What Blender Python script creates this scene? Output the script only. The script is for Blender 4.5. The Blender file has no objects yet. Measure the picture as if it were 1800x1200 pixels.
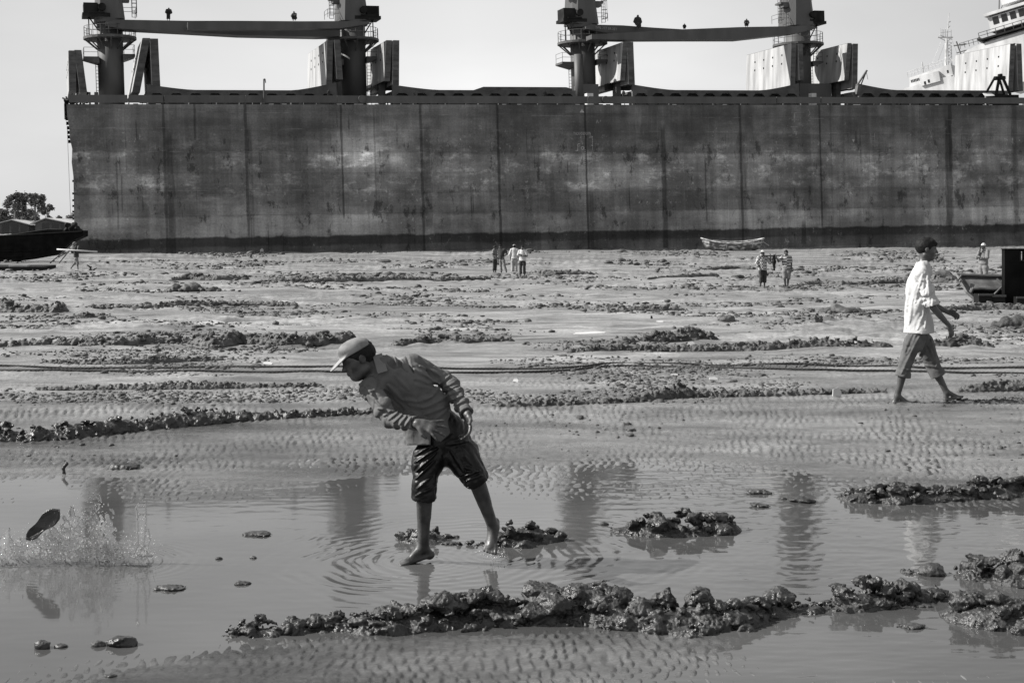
import bpy, math, random
import numpy as np
from mathutils import Vector, Matrix

C = bpy.context.scene.collection
R = math.radians
# ------------------------------------------------------------------ camera, sky, sun, exposure
FPX, CX, HY, CAMZ = 2500.0, 900.0, 430.0, 1.7
cam_d = bpy.data.cameras.new('camera'); cam = bpy.data.objects.new('camera', cam_d); C.objects.link(cam)
cam.location = (0, 0, CAMZ); cam.rotation_euler = (R(90), 0, 0)
cam_d.sensor_width = 36; cam_d.lens = 50; cam_d.shift_y = -(600 - HY) / 1800
cam_d.clip_start = 0.1; cam_d.clip_end = 8000
bpy.context.scene.camera = cam

SUN_EL, SUN_AZ = 37.0, -88.0        # azimuth measured clockwise from +Y (the view direction); sun at the left
sun_dir = Vector((math.sin(R(SUN_AZ)) * math.cos(R(SUN_EL)), math.cos(R(SUN_AZ)) * math.cos(R(SUN_EL)), math.sin(R(SUN_EL)))).normalized()
sl = bpy.data.lights.new('sun', 'SUN'); sl.energy = 5.0; sl.angle = R(0.5); sl.color = (1.0, 0.985, 0.96)
so = bpy.data.objects.new('sun', sl); C.objects.link(so)
so.rotation_euler = (-sun_dir).to_track_quat('-Z', 'Y').to_euler()
so.location = (-20, 0, 30)

w = bpy.data.worlds.new('World'); bpy.context.scene.world = w; w.use_nodes = True
nt = w.node_tree; nt.nodes.clear()
out = nt.nodes.new('ShaderNodeOutputWorld'); bg = nt.nodes.new('ShaderNodeBackground')
sky = nt.nodes.new('ShaderNodeTexSky'); sky.sky_type = 'NISHITA'; sky.sun_disc = False
sky.sun_elevation = R(SUN_EL); sky.sun_rotation = R(SUN_AZ)
sky.air_density = 1.0; sky.dust_density = 1.0; sky.ozone_density = 1.0
bw = nt.nodes.new('ShaderNodeRGBToBW')
tc = nt.nodes.new('ShaderNodeTexCoord'); mp = nt.nodes.new('ShaderNodeMapping'); mp.inputs['Scale'].default_value = (3.0, 3.0, 9.0)
cn = nt.nodes.new('ShaderNodeTexNoise'); cn.inputs['Scale'].default_value = 1.3; cn.inputs['Detail'].default_value = 7
cr = nt.nodes.new('ShaderNodeMapRange'); cr.inputs['From Min'].default_value = 0.45; cr.inputs['From Max'].default_value = 0.75
cr.inputs['To Min'].default_value = 0.96; cr.inputs['To Max'].default_value = 1.07
mul = nt.nodes.new('ShaderNodeMath'); mul.operation = 'MULTIPLY'
L = nt.links.new
L(tc.outputs['Generated'], mp.inputs['Vector']); L(mp.outputs['Vector'], cn.inputs['Vector'])
L(cn.outputs['Fac'], cr.inputs['Value']); L(sky.outputs['Color'], bw.inputs['Color'])
# high thin haze evens the sky out (clear Nishita sky falls off too fast above the horizon for this milky day)
hz = nt.nodes.new('ShaderNodeMath'); hz.operation = 'POWER'; hz.inputs[1].default_value = 0.45
hm = nt.nodes.new('ShaderNodeMath'); hm.operation = 'MULTIPLY'; hm.inputs[1].default_value = 2.9
L(bw.outputs['Val'], hz.inputs[0]); L(hz.outputs[0], hm.inputs[0])
sx = nt.nodes.new('ShaderNodeSeparateXYZ'); L(tc.outputs['Generated'], sx.inputs[0])
# thin high cloud, brightest ahead and thinning out to both sides
cl = nt.nodes.new('ShaderNodeValToRGB'); mrx = nt.nodes.new('ShaderNodeMapRange'); mrx.inputs[1].default_value = -.5; mrx.inputs[2].default_value = .5; L(sx.outputs['X'], mrx.inputs[0]); L(mrx.outputs[0], cl.inputs[0])
for i_, (p_, v_) in enumerate(((0, .72), (.22, .82), (.47, 1.06), (.60, 1.0), (.86, .74), (1, .70))):
    e_ = cl.color_ramp.elements[i_] if i_ < 2 else cl.color_ramp.elements.new(p_)
    e_.position = p_; e_.color = (v_, v_, v_, 1)
m2 = nt.nodes.new('ShaderNodeMath'); m2.operation = 'MULTIPLY'; L(hm.outputs[0], m2.inputs[0]); L(cl.outputs[0], m2.inputs[1])
L(m2.outputs[0], mul.inputs[0]); L(cr.outputs['Result'], mul.inputs[1])
L(mul.outputs[0], bg.inputs['Color']); bg.inputs['Strength'].default_value = 0.10
L(bg.outputs[0], out.inputs[0])
vs = bpy.context.scene.view_settings
vs.view_transform = 'Standard'; vs.look = 'None'; vs.gamma = 1; vs.use_curve_mapping = False
vs.exposure = 0.62
bpy.context.scene.cycles.max_bounces = 6
bpy.context.scene.cycles.caustics_reflective = False; bpy.context.scene.cycles.caustics_refractive = False

# ------------------------------------------------------------------ helpers
def W(px, py, Y):
    return np.array(((px - CX) / FPX * Y, Y, CAMZ - (py - HY) / FPX * Y))

def tag(o, label=None, cat=None, group=None, kind=None):
    if label: o['label'] = label
    if cat: o['category'] = cat
    if group: o['group'] = group
    if kind: o['kind'] = kind
    return o

def empty(name, loc=(0, 0, 0), label=None, cat=None, group=None, rot=None):
    o = bpy.data.objects.new(name, None); C.objects.link(o); o.location = loc; o.empty_display_size = .2
    if rot is not None: o.rotation_euler = rot
    return tag(o, label, cat, group)

def mesh_np(name, V, F, m, parent=None, smooth=True):
    me = bpy.data.meshes.new(name)
    V = np.asarray(V, np.float32); F = np.asarray(F, np.int32)
    n, k = len(F), F.shape[1]
    me.vertices.add(len(V)); me.vertices.foreach_set('co', V.ravel())
    me.loops.add(n * k); me.loops.foreach_set('vertex_index', F.ravel())
    me.polygons.add(n)
    me.polygons.foreach_set('loop_start', np.arange(0, n * k, k, dtype=np.int32))
    me.polygons.foreach_set('loop_total', np.full(n, k, np.int32))
    if smooth: me.polygons.foreach_set('use_smooth', np.ones(n, bool))
    me.update(calc_edges=True)
    if m: me.materials.append(m)
    o = bpy.data.objects.new(name, me); C.objects.link(o)
    if parent: o.parent = parent
    return o

class MB:
    def __init__(s): s.v = []; s.f = []
    def poly(s, pts, quads):
        b = len(s.v); s.v += [tuple(map(float, p)) for p in pts]; s.f += [tuple(b + i for i in q) for q in quads]
    def hexa(s, p):   # 8 points: bottom 4 ccw, top 4
        s.poly(p, [(0, 3, 2, 1), (4, 5, 6, 7), (0, 1, 5, 4), (1, 2, 6, 5), (2, 3, 7, 6), (3, 0, 4, 7)])
    def box(s, x0, x1, y0, y1, z0, z1):
        s.hexa([(x0, y0, z0), (x1, y0, z0), (x1, y1, z0), (x0, y1, z0), (x0, y0, z1), (x1, y0, z1), (x1, y1, z1), (x0, y1, z1)])
    def bar(s, a, b, r, r2=None, n=6):
        a = Vector(a); b = Vector(b); d = (b - a)
        if d.length < 1e-6: return
        q = d.to_track_quat('Z', 'Y'); r2 = r if r2 is None else r2
        i = len(s.v)
        for k in range(n):
            c = Vector((math.cos(2 * math.pi * k / n), math.sin(2 * math.pi * k / n), 0))
            s.v.append(tuple(a + q @ (c * r))); s.v.append(tuple(b + q @ (c * r2)))
        for k in range(n):
            j = (k + 1) % n
            s.f.append((i + 2 * k, i + 2 * j, i + 2 * j + 1, i + 2 * k + 1))
        s.f.append(tuple(i + 2 * k for k in range(n))[::-1]); s.f.append(tuple(i + 2 * k + 1 for k in range(n)))
    def prism(s, poly, y0, y1):   # poly: list of (x,z), extruded along y
        n = len(poly); i = len(s.v)
        s.v += [(x, y0, z) for x, z in poly] + [(x, y1, z) for x, z in poly]
        s.f.append(tuple(range(i, i + n))); s.f.append(tuple(range(i + 2 * n - 1, i + n - 1, -1)))
        for k in range(n):
            j = (k + 1) % n
            s.f.append((i + j, i + k, i + n + k, i + n + j))
    def build_each(s, name, m, parent=None):
        """every connected piece becomes an object of its own"""
        par = list(range(len(s.v)))
        def find(a):
            while par[a] != a: par[a] = par[par[a]]; a = par[a]
            return a
        for f in s.f:
            for q in f[1:]: par[find(q)] = find(f[0])
        gr = {}
        for f in s.f: gr.setdefault(find(f[0]), []).append(f)
        for fs in gr.values():
            ids = sorted({i for f in fs for i in f}); mp_ = {a: k for k, a in enumerate(ids)}
            q = MB(); q.v = [s.v[i] for i in ids]; q.f = [tuple(mp_[i] for i in f) for f in fs]; q.build(name, m, parent)
    def build(s, name, m, parent=None, smooth=False):
        me = bpy.data.meshes.new(name); me.from_pydata(s.v, [], s.f); me.update()
        if smooth: me.polygons.foreach_set('use_smooth', [True] * len(me.polygons))
        if m: me.materials.append(m)
        o = bpy.data.objects.new(name, me); C.objects.link(o)
        if parent: o.parent = parent
        return o

# ---- noise
_rng = np.random.default_rng(7)
_perm = _rng.permutation(256).astype(np.int32); _perm = np.concatenate([_perm, _perm, _perm])
_g3 = _rng.normal(size=(256, 3)).astype(np.float32); _g3 /= np.linalg.norm(_g3, axis=1)[:, None]
_a = _rng.uniform(0, 2 * np.pi, 256); _g2 = np.stack([np.cos(_a), np.sin(_a)], 1).astype(np.float32)

def pn2(x, y, seed=0):
    x = np.asarray(x, np.float64) + seed * 17.31; y = np.asarray(y, np.float64) + seed * 5.77
    xi = np.floor(x).astype(np.int64); yi = np.floor(y).astype(np.int64)
    fx = (x - xi).astype(np.float32); fy = (y - yi).astype(np.float32)
    u = fx * fx * fx * (fx * (fx * 6 - 15) + 10); v = fy * fy * fy * (fy * (fy * 6 - 15) + 10)
    def g(a, b):
        h = _perm[_perm[(xi + a) & 255] + ((yi + b) & 255)]
        return _g2[h, 0] * (fx - a) + _g2[h, 1] * (fy - b)
    a = g(0, 0); b = g(1, 0); c = g(0, 1); d = g(1, 1)
    return ((a + (b - a) * u) * (1 - v) + (c + (d - c) * u) * v) * 1.5

def fbm2(x, y, o=4, seed=0):
    s = 0; a = 1; t = 0
    for i in range(o):
        s = s + a * pn2(x * 2 ** i, y * 2 ** i, seed + i * 3); t += a; a *= .5
    return s / t

def pn3(x, y, z, seed=0):
    x = x + seed * 13.7; y = y + seed * 7.1; z = z + seed * 3.3
    xi = np.floor(x).astype(np.int32); yi = np.floor(y).astype(np.int32); zi = np.floor(z).astype(np.int32)
    fx = x - xi; fy = y - yi; fz = z - zi
    u = fx * fx * (3 - 2 * fx); v = fy * fy * (3 - 2 * fy); w_ = fz * fz * (3 - 2 * fz)
    r = []
    for a in (0, 1):
        pa = _perm[(xi + a) & 255]
        for b in (0, 1):
            pb = _perm[pa + ((yi + b) & 255)]
            for c in (0, 1):
                h = _perm[pb + ((zi + c) & 255)]
                g = _g3[h]
                r.append(g[..., 0] * (fx - a) + g[..., 1] * (fy - b) + g[..., 2] * (fz - c))
    l = lambda p, q, t: p + (q - p) * t
    return l(l(l(r[0], r[1], w_), l(r[2], r[3], w_), v), l(l(r[4], r[5], w_), l(r[6], r[7], w_), v), u) * 1.5

# ---- voxel field and surface nets
class Vox:
    def __init__(s, lo, hi, h):
        s.h = h; s.lo = np.array(lo, float); n = np.ceil((np.array(hi) - s.lo) / h).astype(int) + 2
        s.n = n; s.F = np.full(n, 9.0, np.float32)
        s.ax = [(s.lo[i] + np.arange(n[i]) * h).astype(np.float32) for i in range(3)]
    def win(s, lo, hi):
        a = np.clip(np.floor((np.array(lo) - s.lo) / s.h).astype(int), 0, s.n); b = np.clip(np.ceil((np.array(hi) - s.lo) / s.h).astype(int) + 1, 0, s.n)
        sl_ = tuple(slice(a[i], b[i]) for i in range(3))
        g = (s.ax[0][sl_[0]][:, None, None], s.ax[1][sl_[1]][None, :, None], s.ax[2][sl_[2]][None, None, :])
        return sl_, g
    def add(s, prim, k=0.0):
        fn, lo, hi = prim; pad = max(k, 2.5 * s.h) + .004
        sl_, g = s.win(np.array(lo) - pad, np.array(hi) + pad)
        cur = s.F[sl_]
        if cur.size == 0: return
        d = fn(*g)
        if k > 0:
            hh = np.clip(.5 + .5 * (cur - d) / k, 0, 1)
            s.F[sl_] = np.where(cur > 8, d, cur * (1 - hh) + d * hh - k * hh * (1 - hh))
        else: s.F[sl_] = np.minimum(cur, d)
    def sub(s, prim):
        fn, lo, hi = prim
        sl_, g = s.win(np.array(lo) - s.h, np.array(hi) + s.h)
        if s.F[sl_].size: s.F[sl_] = np.maximum(s.F[sl_], -fn(*g))
    def cut(s, fn):    # keep where fn<0
        g = (s.ax[0][:, None, None], s.ax[1][None, :, None], s.ax[2][None, None, :])
        s.F = np.maximum(s.F, fn(*g).astype(np.float32))
    def rough(s, f, amp, octs=2, seed=0, st=(1, 1, 1), ridge=False):
        m = np.abs(s.F) < amp * 2.5 + 2 * s.h
        i = np.nonzero(m)
        x, y, z = s.ax[0][i[0]] * st[0], s.ax[1][i[1]] * st[1], s.ax[2][i[2]] * st[2]
        t = 0
        for o in range(octs):
            q = pn3(x * f * 2 ** o, y * f * 2 ** o, z * f * 2 ** o, seed + o)
            if ridge: q = .5 - np.abs(q) * 2
            t = t + q * .5 ** o
        s.F[i] += (amp * t).astype(np.float32)
    def mesh(s, name, m, parent=None):
        F = s.F; F = np.pad(F, 1, constant_values=9.0); lo = s.lo - s.h
        ins = F < 0
        n = np.array(F.shape)
        cnt = np.zeros(n - 1, np.int8)
        for dx in (0, 1):
            for dy in (0, 1):
                for dz in (0, 1):
                    cnt += ins[dx:n[0] - 1 + dx, dy:n[1] - 1 + dy, dz:n[2] - 1 + dz]
        act = (cnt > 0) & (cnt < 8)
        I = np.nonzero(act); N = len(I[0])
        if N == 0: return None
        idx = np.full(n - 1, -1, np.int32); idx[act] = np.arange(N)
        cor = {}
        for dx in (0, 1):
            for dy in (0, 1):
                for dz in (0, 1): cor[dx, dy, dz] = np.clip(F[I[0] + dx, I[1] + dy, I[2] + dz], -1, 1)
        P = np.zeros((N, 3), np.float32); K = np.zeros(N, np.float32)
        for a in cor:
            for ax in range(3):
                if a[ax] == 1: continue
                b = list(a); b[ax] = 1; b = tuple(b)
                fa, fb = cor[a], cor[b]; x = (fa < 0) != (fb < 0)
                t = np.where(x, fa / np.where(x, fa - fb, 1), 0)
                for c in range(3): P[:, c] += np.where(x, a[c] + (t if c == ax else 0), 0)
                K += x
        P /= K[:, None]
        V = (np.stack(I, 1) + P) * s.h + lo
        Q = []
        for ax in range(3):
            sa = [slice(0, None)] * 3; sb = [slice(0, None)] * 3
            sa[ax] = slice(0, -1); sb[ax] = slice(1, None)
            A = ins[tuple(sa)]; B = ins[tuple(sb)]
            e = np.nonzero(A != B)
            keep = np.ones(len(e[0]), bool)
            o1, o2 = (ax + 1) % 3, (ax + 2) % 3
            for o in (o1, o2): keep &= (e[o] > 0) & (e[o] < n[o] - 1)
            e = [q[keep] for q in e]; inside_first = A[tuple(e)]
            def cell(d1, d2):
                c = [q.copy() for q in e]; c[o1] = c[o1] - d1; c[o2] = c[o2] - d2; return idx[tuple(c)]
            q = np.stack([cell(1, 1), cell(0, 1), cell(0, 0), cell(1, 0)], 1)
            q = np.where(inside_first[:, None], q, q[:, ::-1]); Q.append(q)
        Q = np.concatenate(Q)
        return mesh_np(name, V, Q, m, parent)

def v3(p): return np.array(p, float)
def unit(v): v = v3(v); return v / np.linalg.norm(v)

def rc(a, b, ra, rb, flat=None, f=1.0, wr=None, seed=0, bulge=0.0):
    """tapered capsule; flat=(dir) squashed by f along it; wr=(amp, freq along, freq across)"""
    a = v3(a); b = v3(b); ab = b - a; L2 = float(ab @ ab) + 1e-12; Ln = math.sqrt(L2)
    n = unit(flat) if flat is not None else None
    if n is not None:
        n = n - ab * float(n @ ab) / L2; n = n / (np.linalg.norm(n) + 1e-9)
    def fn(x, y, z):
        x = x - a[0]; y = y - a[1]; z = z - a[2]
        t = np.clip((x * ab[0] + y * ab[1] + z * ab[2]) / L2, 0, 1)
        qx = x - t * ab[0]; qy = y - t * ab[1]; qz = z - t * ab[2]
        if n is not None:
            dn = (qx * n[0] + qy * n[1] + qz * n[2]) * (1 / f - 1)
            qx = qx + dn * n[0]; qy = qy + dn * n[1]; qz = qz + dn * n[2]
        r = ra + (rb - ra) * t
        if bulge: r = r + bulge * np.sin(np.pi * np.clip(t * 1.25, 0, 1))
        d = (np.sqrt(qx * qx + qy * qy + qz * qz) - r).astype(np.float32)
        if n is not None: d = d * min(1.0, f * 1.3)
        if wr:
            m = np.abs(d) < wr[0] * 3 + .012
            i = np.nonzero(m)
            if len(i[0]):
                tt = (t * np.ones_like(d))[i] * Ln
                qa, qb, qc = (q * np.ones_like(d) for q in (qx, qy, qz))
                al, ac = wr[1], wr[2]
                tw = qa[i] * ac + tt * ac * .3
                nz = pn3(tt * al + qb[i] * al * .5 + 2 * qa[i] * ac * .3, qb[i] * ac + seed, qc[i] * ac + tw * .2, seed)
                nz = np.where(nz > 0, nz, nz * .6) - .25 * (1 - np.minimum(np.abs(nz) * 5, 1))
                d[i] += (-wr[0] * nz * 1.6).astype(np.float32)
        return d
    rr = max(ra, rb) + abs(bulge) + (wr[0] * 2 if wr else 0)
    if n is not None and f > 1: rr *= f
    return fn, np.minimum(a, b) - rr, np.maximum(a, b) + rr

def ell(c, r, axes=None):
    c = v3(c); r = v3(r); A = np.eye(3) if axes is None else np.array([unit(q) for q in axes])
    mr = float(min(r)); R_ = float(max(r))
    def fn(x, y, z):
        x = x - c[0]; y = y - c[1]; z = z - c[2]
        s_ = 0
        for i in range(3): s_ = s_ + ((x * A[i, 0] + y * A[i, 1] + z * A[i, 2]) / r[i]) ** 2
        return ((np.sqrt(s_) - 1) * mr).astype(np.float32)
    return fn, c - R_, c + R_

def rock(c, r, rng, n=11, sq=(1, 1, 1), dmin=.62, dmax=1.0):
    c = v3(c); N = rng.normal(size=(n, 3)); N /= np.linalg.norm(N, axis=1)[:, None]; D = rng.uniform(dmin, dmax, n) * r
    e = 1 / np.array(sq)
    def fn(x, y, z):
        x = (x - c[0]) * e[0]; y = (y - c[1]) * e[1]; z = (z - c[2]) * e[2]
        d = np.sqrt(x * x + y * y + z * z) - r
        for i in range(n): d = np.maximum(d, x * N[i, 0] + y * N[i, 1] + z * N[i, 2] - D[i])
        return (d * min(sq)).astype(np.float32)
    return fn, c - r * max(sq), c + r * max(sq)

# ------------------------------------------------------------------ materials (a monochrome scene: every colour is a grey)
def mat(name, c0, c1=None, rough=.6, scale=3.0, bump=0.0, bscale=20.0, stretch=(1, 1, 1), spec=.5, det=6, lohi=(.35, .65), metal=0.0, rough2=None):
    m = bpy.data.materials.new(name); m.use_nodes = True; t = m.node_tree
    b = t.nodes['Principled BSDF']; b.inputs['Roughness'].default_value = rough
    b.inputs['Specular IOR Level'].default_value = spec; b.inputs['Metallic'].default_value = metal
    c1 = c0 if c1 is None else c1
    tc = t.nodes.new('ShaderNodeTexCoord'); mp = t.nodes.new('ShaderNodeMapping'); mp.inputs['Scale'].default_value = stretch
    n = t.nodes.new('ShaderNodeTexNoise'); n.inputs['Scale'].default_value = scale; n.inputs['Detail'].default_value = det
    rp = t.nodes.new('ShaderNodeValToRGB')
    rp.color_ramp.elements[0].position = lohi[0]; rp.color_ramp.elements[1].position = lohi[1]
    rp.color_ramp.elements[0].color = (c0, c0, c0, 1); rp.color_ramp.elements[1].color = (c1, c1, c1, 1)
    t.links.new(tc.outputs['Object'], mp.inputs[0]); t.links.new(mp.outputs[0], n.inputs['Vector'])
    t.links.new(n.outputs['Fac'], rp.inputs[0]); t.links.new(rp.outputs[0], b.inputs['Base Color'])
    if rough2 is not None:
        mr = t.nodes.new('ShaderNodeMapRange'); mr.inputs['From Min'].default_value = lohi[0]; mr.inputs['From Max'].default_value = lohi[1]
        mr.inputs['To Min'].default_value = rough; mr.inputs['To Max'].default_value = rough2
        n3 = t.nodes.new('ShaderNodeTexNoise'); n3.inputs['Scale'].default_value = scale * 1.7; n3.inputs['Detail'].default_value = 4
        t.links.new(mp.outputs[0], n3.inputs['Vector']); t.links.new(n3.outputs['Fac'], mr.inputs['Value']); t.links.new(mr.outputs[0], b.inputs['Roughness'])
    if bump:
        n2 = t.nodes.new('ShaderNodeTexNoise'); n2.inputs['Scale'].default_value = bscale; n2.inputs['Detail'].default_value = 8; n2.inputs['Roughness'].default_value = .6
        bp = t.nodes.new('ShaderNodeBump'); bp.inputs['Strength'].default_value = 1; bp.inputs['Distance'].default_value = bump
        t.links.new(mp.outputs[0], n2.inputs['Vector']); t.links.new(n2.outputs['Fac'], bp.inputs['Height']); t.links.new(bp.outputs[0], b.inputs['Normal'])
    return m

M_clod_wet = mat('wet_mud_clods', .018, .050, .24, 9, .008, 50, spec=.5, rough2=.6)
M_clod = mat('mud_clods', .034, .105, .55, 3, .02, 16, spec=.4, rough2=.75)
M_clod_far = mat('dry_mud_clods', .045, .13, .7, 1.2, .03, 6, spec=.3)
M_skin = mat('skin', .055, .075, .42, 12, .0005, 90, spec=.45)
M_skin_wet = mat('muddy_skin', .028, .078, .32, 11, .003, 40, spec=.5, rough2=.6, lohi=(.38, .6))
M_hair = mat('black_hair', .006, .012, .65, 60, .003, 160, spec=.2)
M_dark = mat('dark_steel', .008, .024, .7, .8, .01, 4, spec=.12)
M_black = mat('blackened_steel', .004, .010, .8, 1.5, .01, 6, spec=.06)
M_crane = mat('crane_paint', .055, .085, .6, .6, .01, 5, stretch=(1, 1, .25))
M_cover = mat('hatch_cover_face', .24, .42, .7, 1.3, .01, 3, stretch=(1, 1, .12))
M_cover_edge = mat('hatch_cover_edge', .045, .11, .7, 1.2, .03, 5, stretch=(.6, .6, 1.6))
M_deck = mat('deck_steel', .05, .10, .7, .8, .02, 4)
M_pale = mat('pale_steel', .40, .62, .6, 1.0)
M_white = mat('ship_white', .40, .60, .5, .5, stretch=(1, 1, .3))
M_window = mat('dark_glass', .01, .015, .2, 1)
M_mark = mat('faded_white_paint', .22, .42, .7, 2.0)
M_rope = mat('wet_rope', .02, .05, .7, 40, .006, 120)
M_white_cloth = mat('white_cloth', .40, .47, .85, 5, .004, 40, spec=.15)
M_cap = mat('faded_cap_cloth', .16, .34, .9, 12, .001, 150, spec=.1)
M_shirt = mat('grey_shirt_cloth', .10, .135, .85, 8, .003, 45, spec=.15)
M_collar = mat('collar_cloth', .15, .19, .85, 8, .001, 150, spec=.15)
M_shorts = mat('wet_black_shorts', .002, .006, .38, 20, .003, 40, spec=.34)
M_trousers = mat('grey_trousers', .075, .12, .8, 12, .003, 40, spec=.2)
M_sandal = mat('dark_rubber', .02, .035, .5, 15)
M_leaf = mat('foliage', .07, .14, .7, .6)
M_bark = mat('bark', .12, .2, .8, 2)
M_roof = mat('tin_roof', .35, .5, .6, .6, stretch=(1, 3, 1))
M_shed = mat('shed_wall', .05, .10, .8, .5)
M_boat_w = mat('boat_white_paint', .22, .50, .6, 2.2, lohi=(.42, .58))
M_wood = mat('weathered_wood', .05, .14, .8, 3)
M_boat = mat('boat_worn_paint', .09, .50, .7, 1.6, lohi=(.48, .62), stretch=(1, 1, 2.4))

# ------------------------------------------------------------------ ground
WATER_Z = -0.19
def smooth(a, b, x): t = np.clip((x - a) / (b - a), 0, 1); return t * t * (3 - 2 * t)

def zground(X, Y, fine=True):
    X = np.asarray(X, float); Y = np.asarray(Y, float)
    near = np.interp(Y, [0, 6.2, 6.8, 7.3, 9.2, 10.4, 12.6, 14.2, 15.3, 17, 22, 30, 45, 59, 78], [-.19, -.19, -.191, -.220, -.215, -.198, -.184, -.11, -.03, .0, .02, .0, -.02, -.06, .05])
    s_ = np.clip((X + 45) / 111, 0, 1); zh = .78 + .85 * s_; yh = 146 + 37 * s_
    t = np.clip((Y - 78) / (yh - 78), 0, 1)
    z = np.where(Y < 78, near, .05 + (zh - .05) * t ** 1.25)
    # land rises behind the beach on the far left
    z = z + smooth(200, 270, Y) * smooth(-20, -60, X) * 3.0
    z = z + .018 * pn2(X / 2.1, Y / 1.6, 3) * smooth(20, 5, Y) * (1 - .6 * smooth(7.2, 7.8, Y) * smooth(10, 9.4, Y))
    m = smooth(14.5, 24, Y)
    A = .035 + .0012 * np.clip(Y, 0, 130)
    n = fbm2(X / (2.0 + Y * .05), Y / (1.1 + Y * .018), 4, 11)
    z = z + m * A * (n - .25)
    if fine:
        q = pn2(X / 9.0, Y / 5.0, 21)
        msk = smooth(-.05, .25, q) * m
        z = z + msk * (.02 + .0006 * np.clip(Y, 0, 100)) * fbm2(X / .5, Y / .45, 4, 31) * 2.6
        led = 1 - np.abs(fbm2(X / (3 + Y * .05), Y / (.5 + Y * .012), 3, 41)) * 4
        z = z + m * np.clip(led, 0, 1) * (.045 + .0007 * np.clip(Y, 0, 100))
    return z

def ripple(X, Y):
    x = X + .05 * pn2(X / .45, Y / .6, 5) + .022 * pn2(X / .14, Y / .2, 6); y = Y + .10 * pn2(X / .35, Y / .4, 15) + .03 * pn2(X / .1, Y / .2, 16)
    v = np.log(np.clip(.12 + .014 * (y - 6.5), .05, 1)) / .014
    row = np.floor(v); fv = v - row; off = (np.sin(row * 127.1) * 43758.5) % 1.0
    u = x / (.062 + .0025 * np.clip(Y - 6, 0, 9)) + off * .35 + row * .5 + .55 * (fv - .5) ** 2 + .5 * pn2(X / .2, row * .7, 17)
    f = u - np.floor(u)
    s_ = np.where(f < .72, f / .72, (1 - f) / .28)           # gentle stoss, steep lee
    env = np.sin(np.pi * np.clip(fv * 1.02, 0, 1)) ** .6
    r = (s_ - .42) * env * 1.7 + .35 * pn2(X / .05, Y / .09, 9)
    k = smooth(7.35, 6.85, Y) * .0055 + smooth(9.2, 10.9, Y) * (smooth(22, 14.5, Y)) * .0105
    k = k * np.clip(.75 + 1.5 * pn2(X / 1.1, Y / .9, 10) + .5 * pn2(X / .4, Y / .4, 12), .03, 1.5)
    return r * k

def G(px, py):
    """the point of the ground seen at this place of the photograph"""
    Ys = 4.0 * np.exp(np.linspace(0, math.log(420 / 4.0), 3500))
    Xs = (px - CX) / FPX * Ys; zr = CAMZ - (py - HY) / FPX * Ys
    g = zr - zground(Xs, Ys, False)
    i = np.nonzero(g < 0)[0]
    i = i[0] if len(i) else len(Ys) - 1
    return np.array((Xs[i], Ys[i], float(zground(Xs[i], Ys[i], True))))

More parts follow.
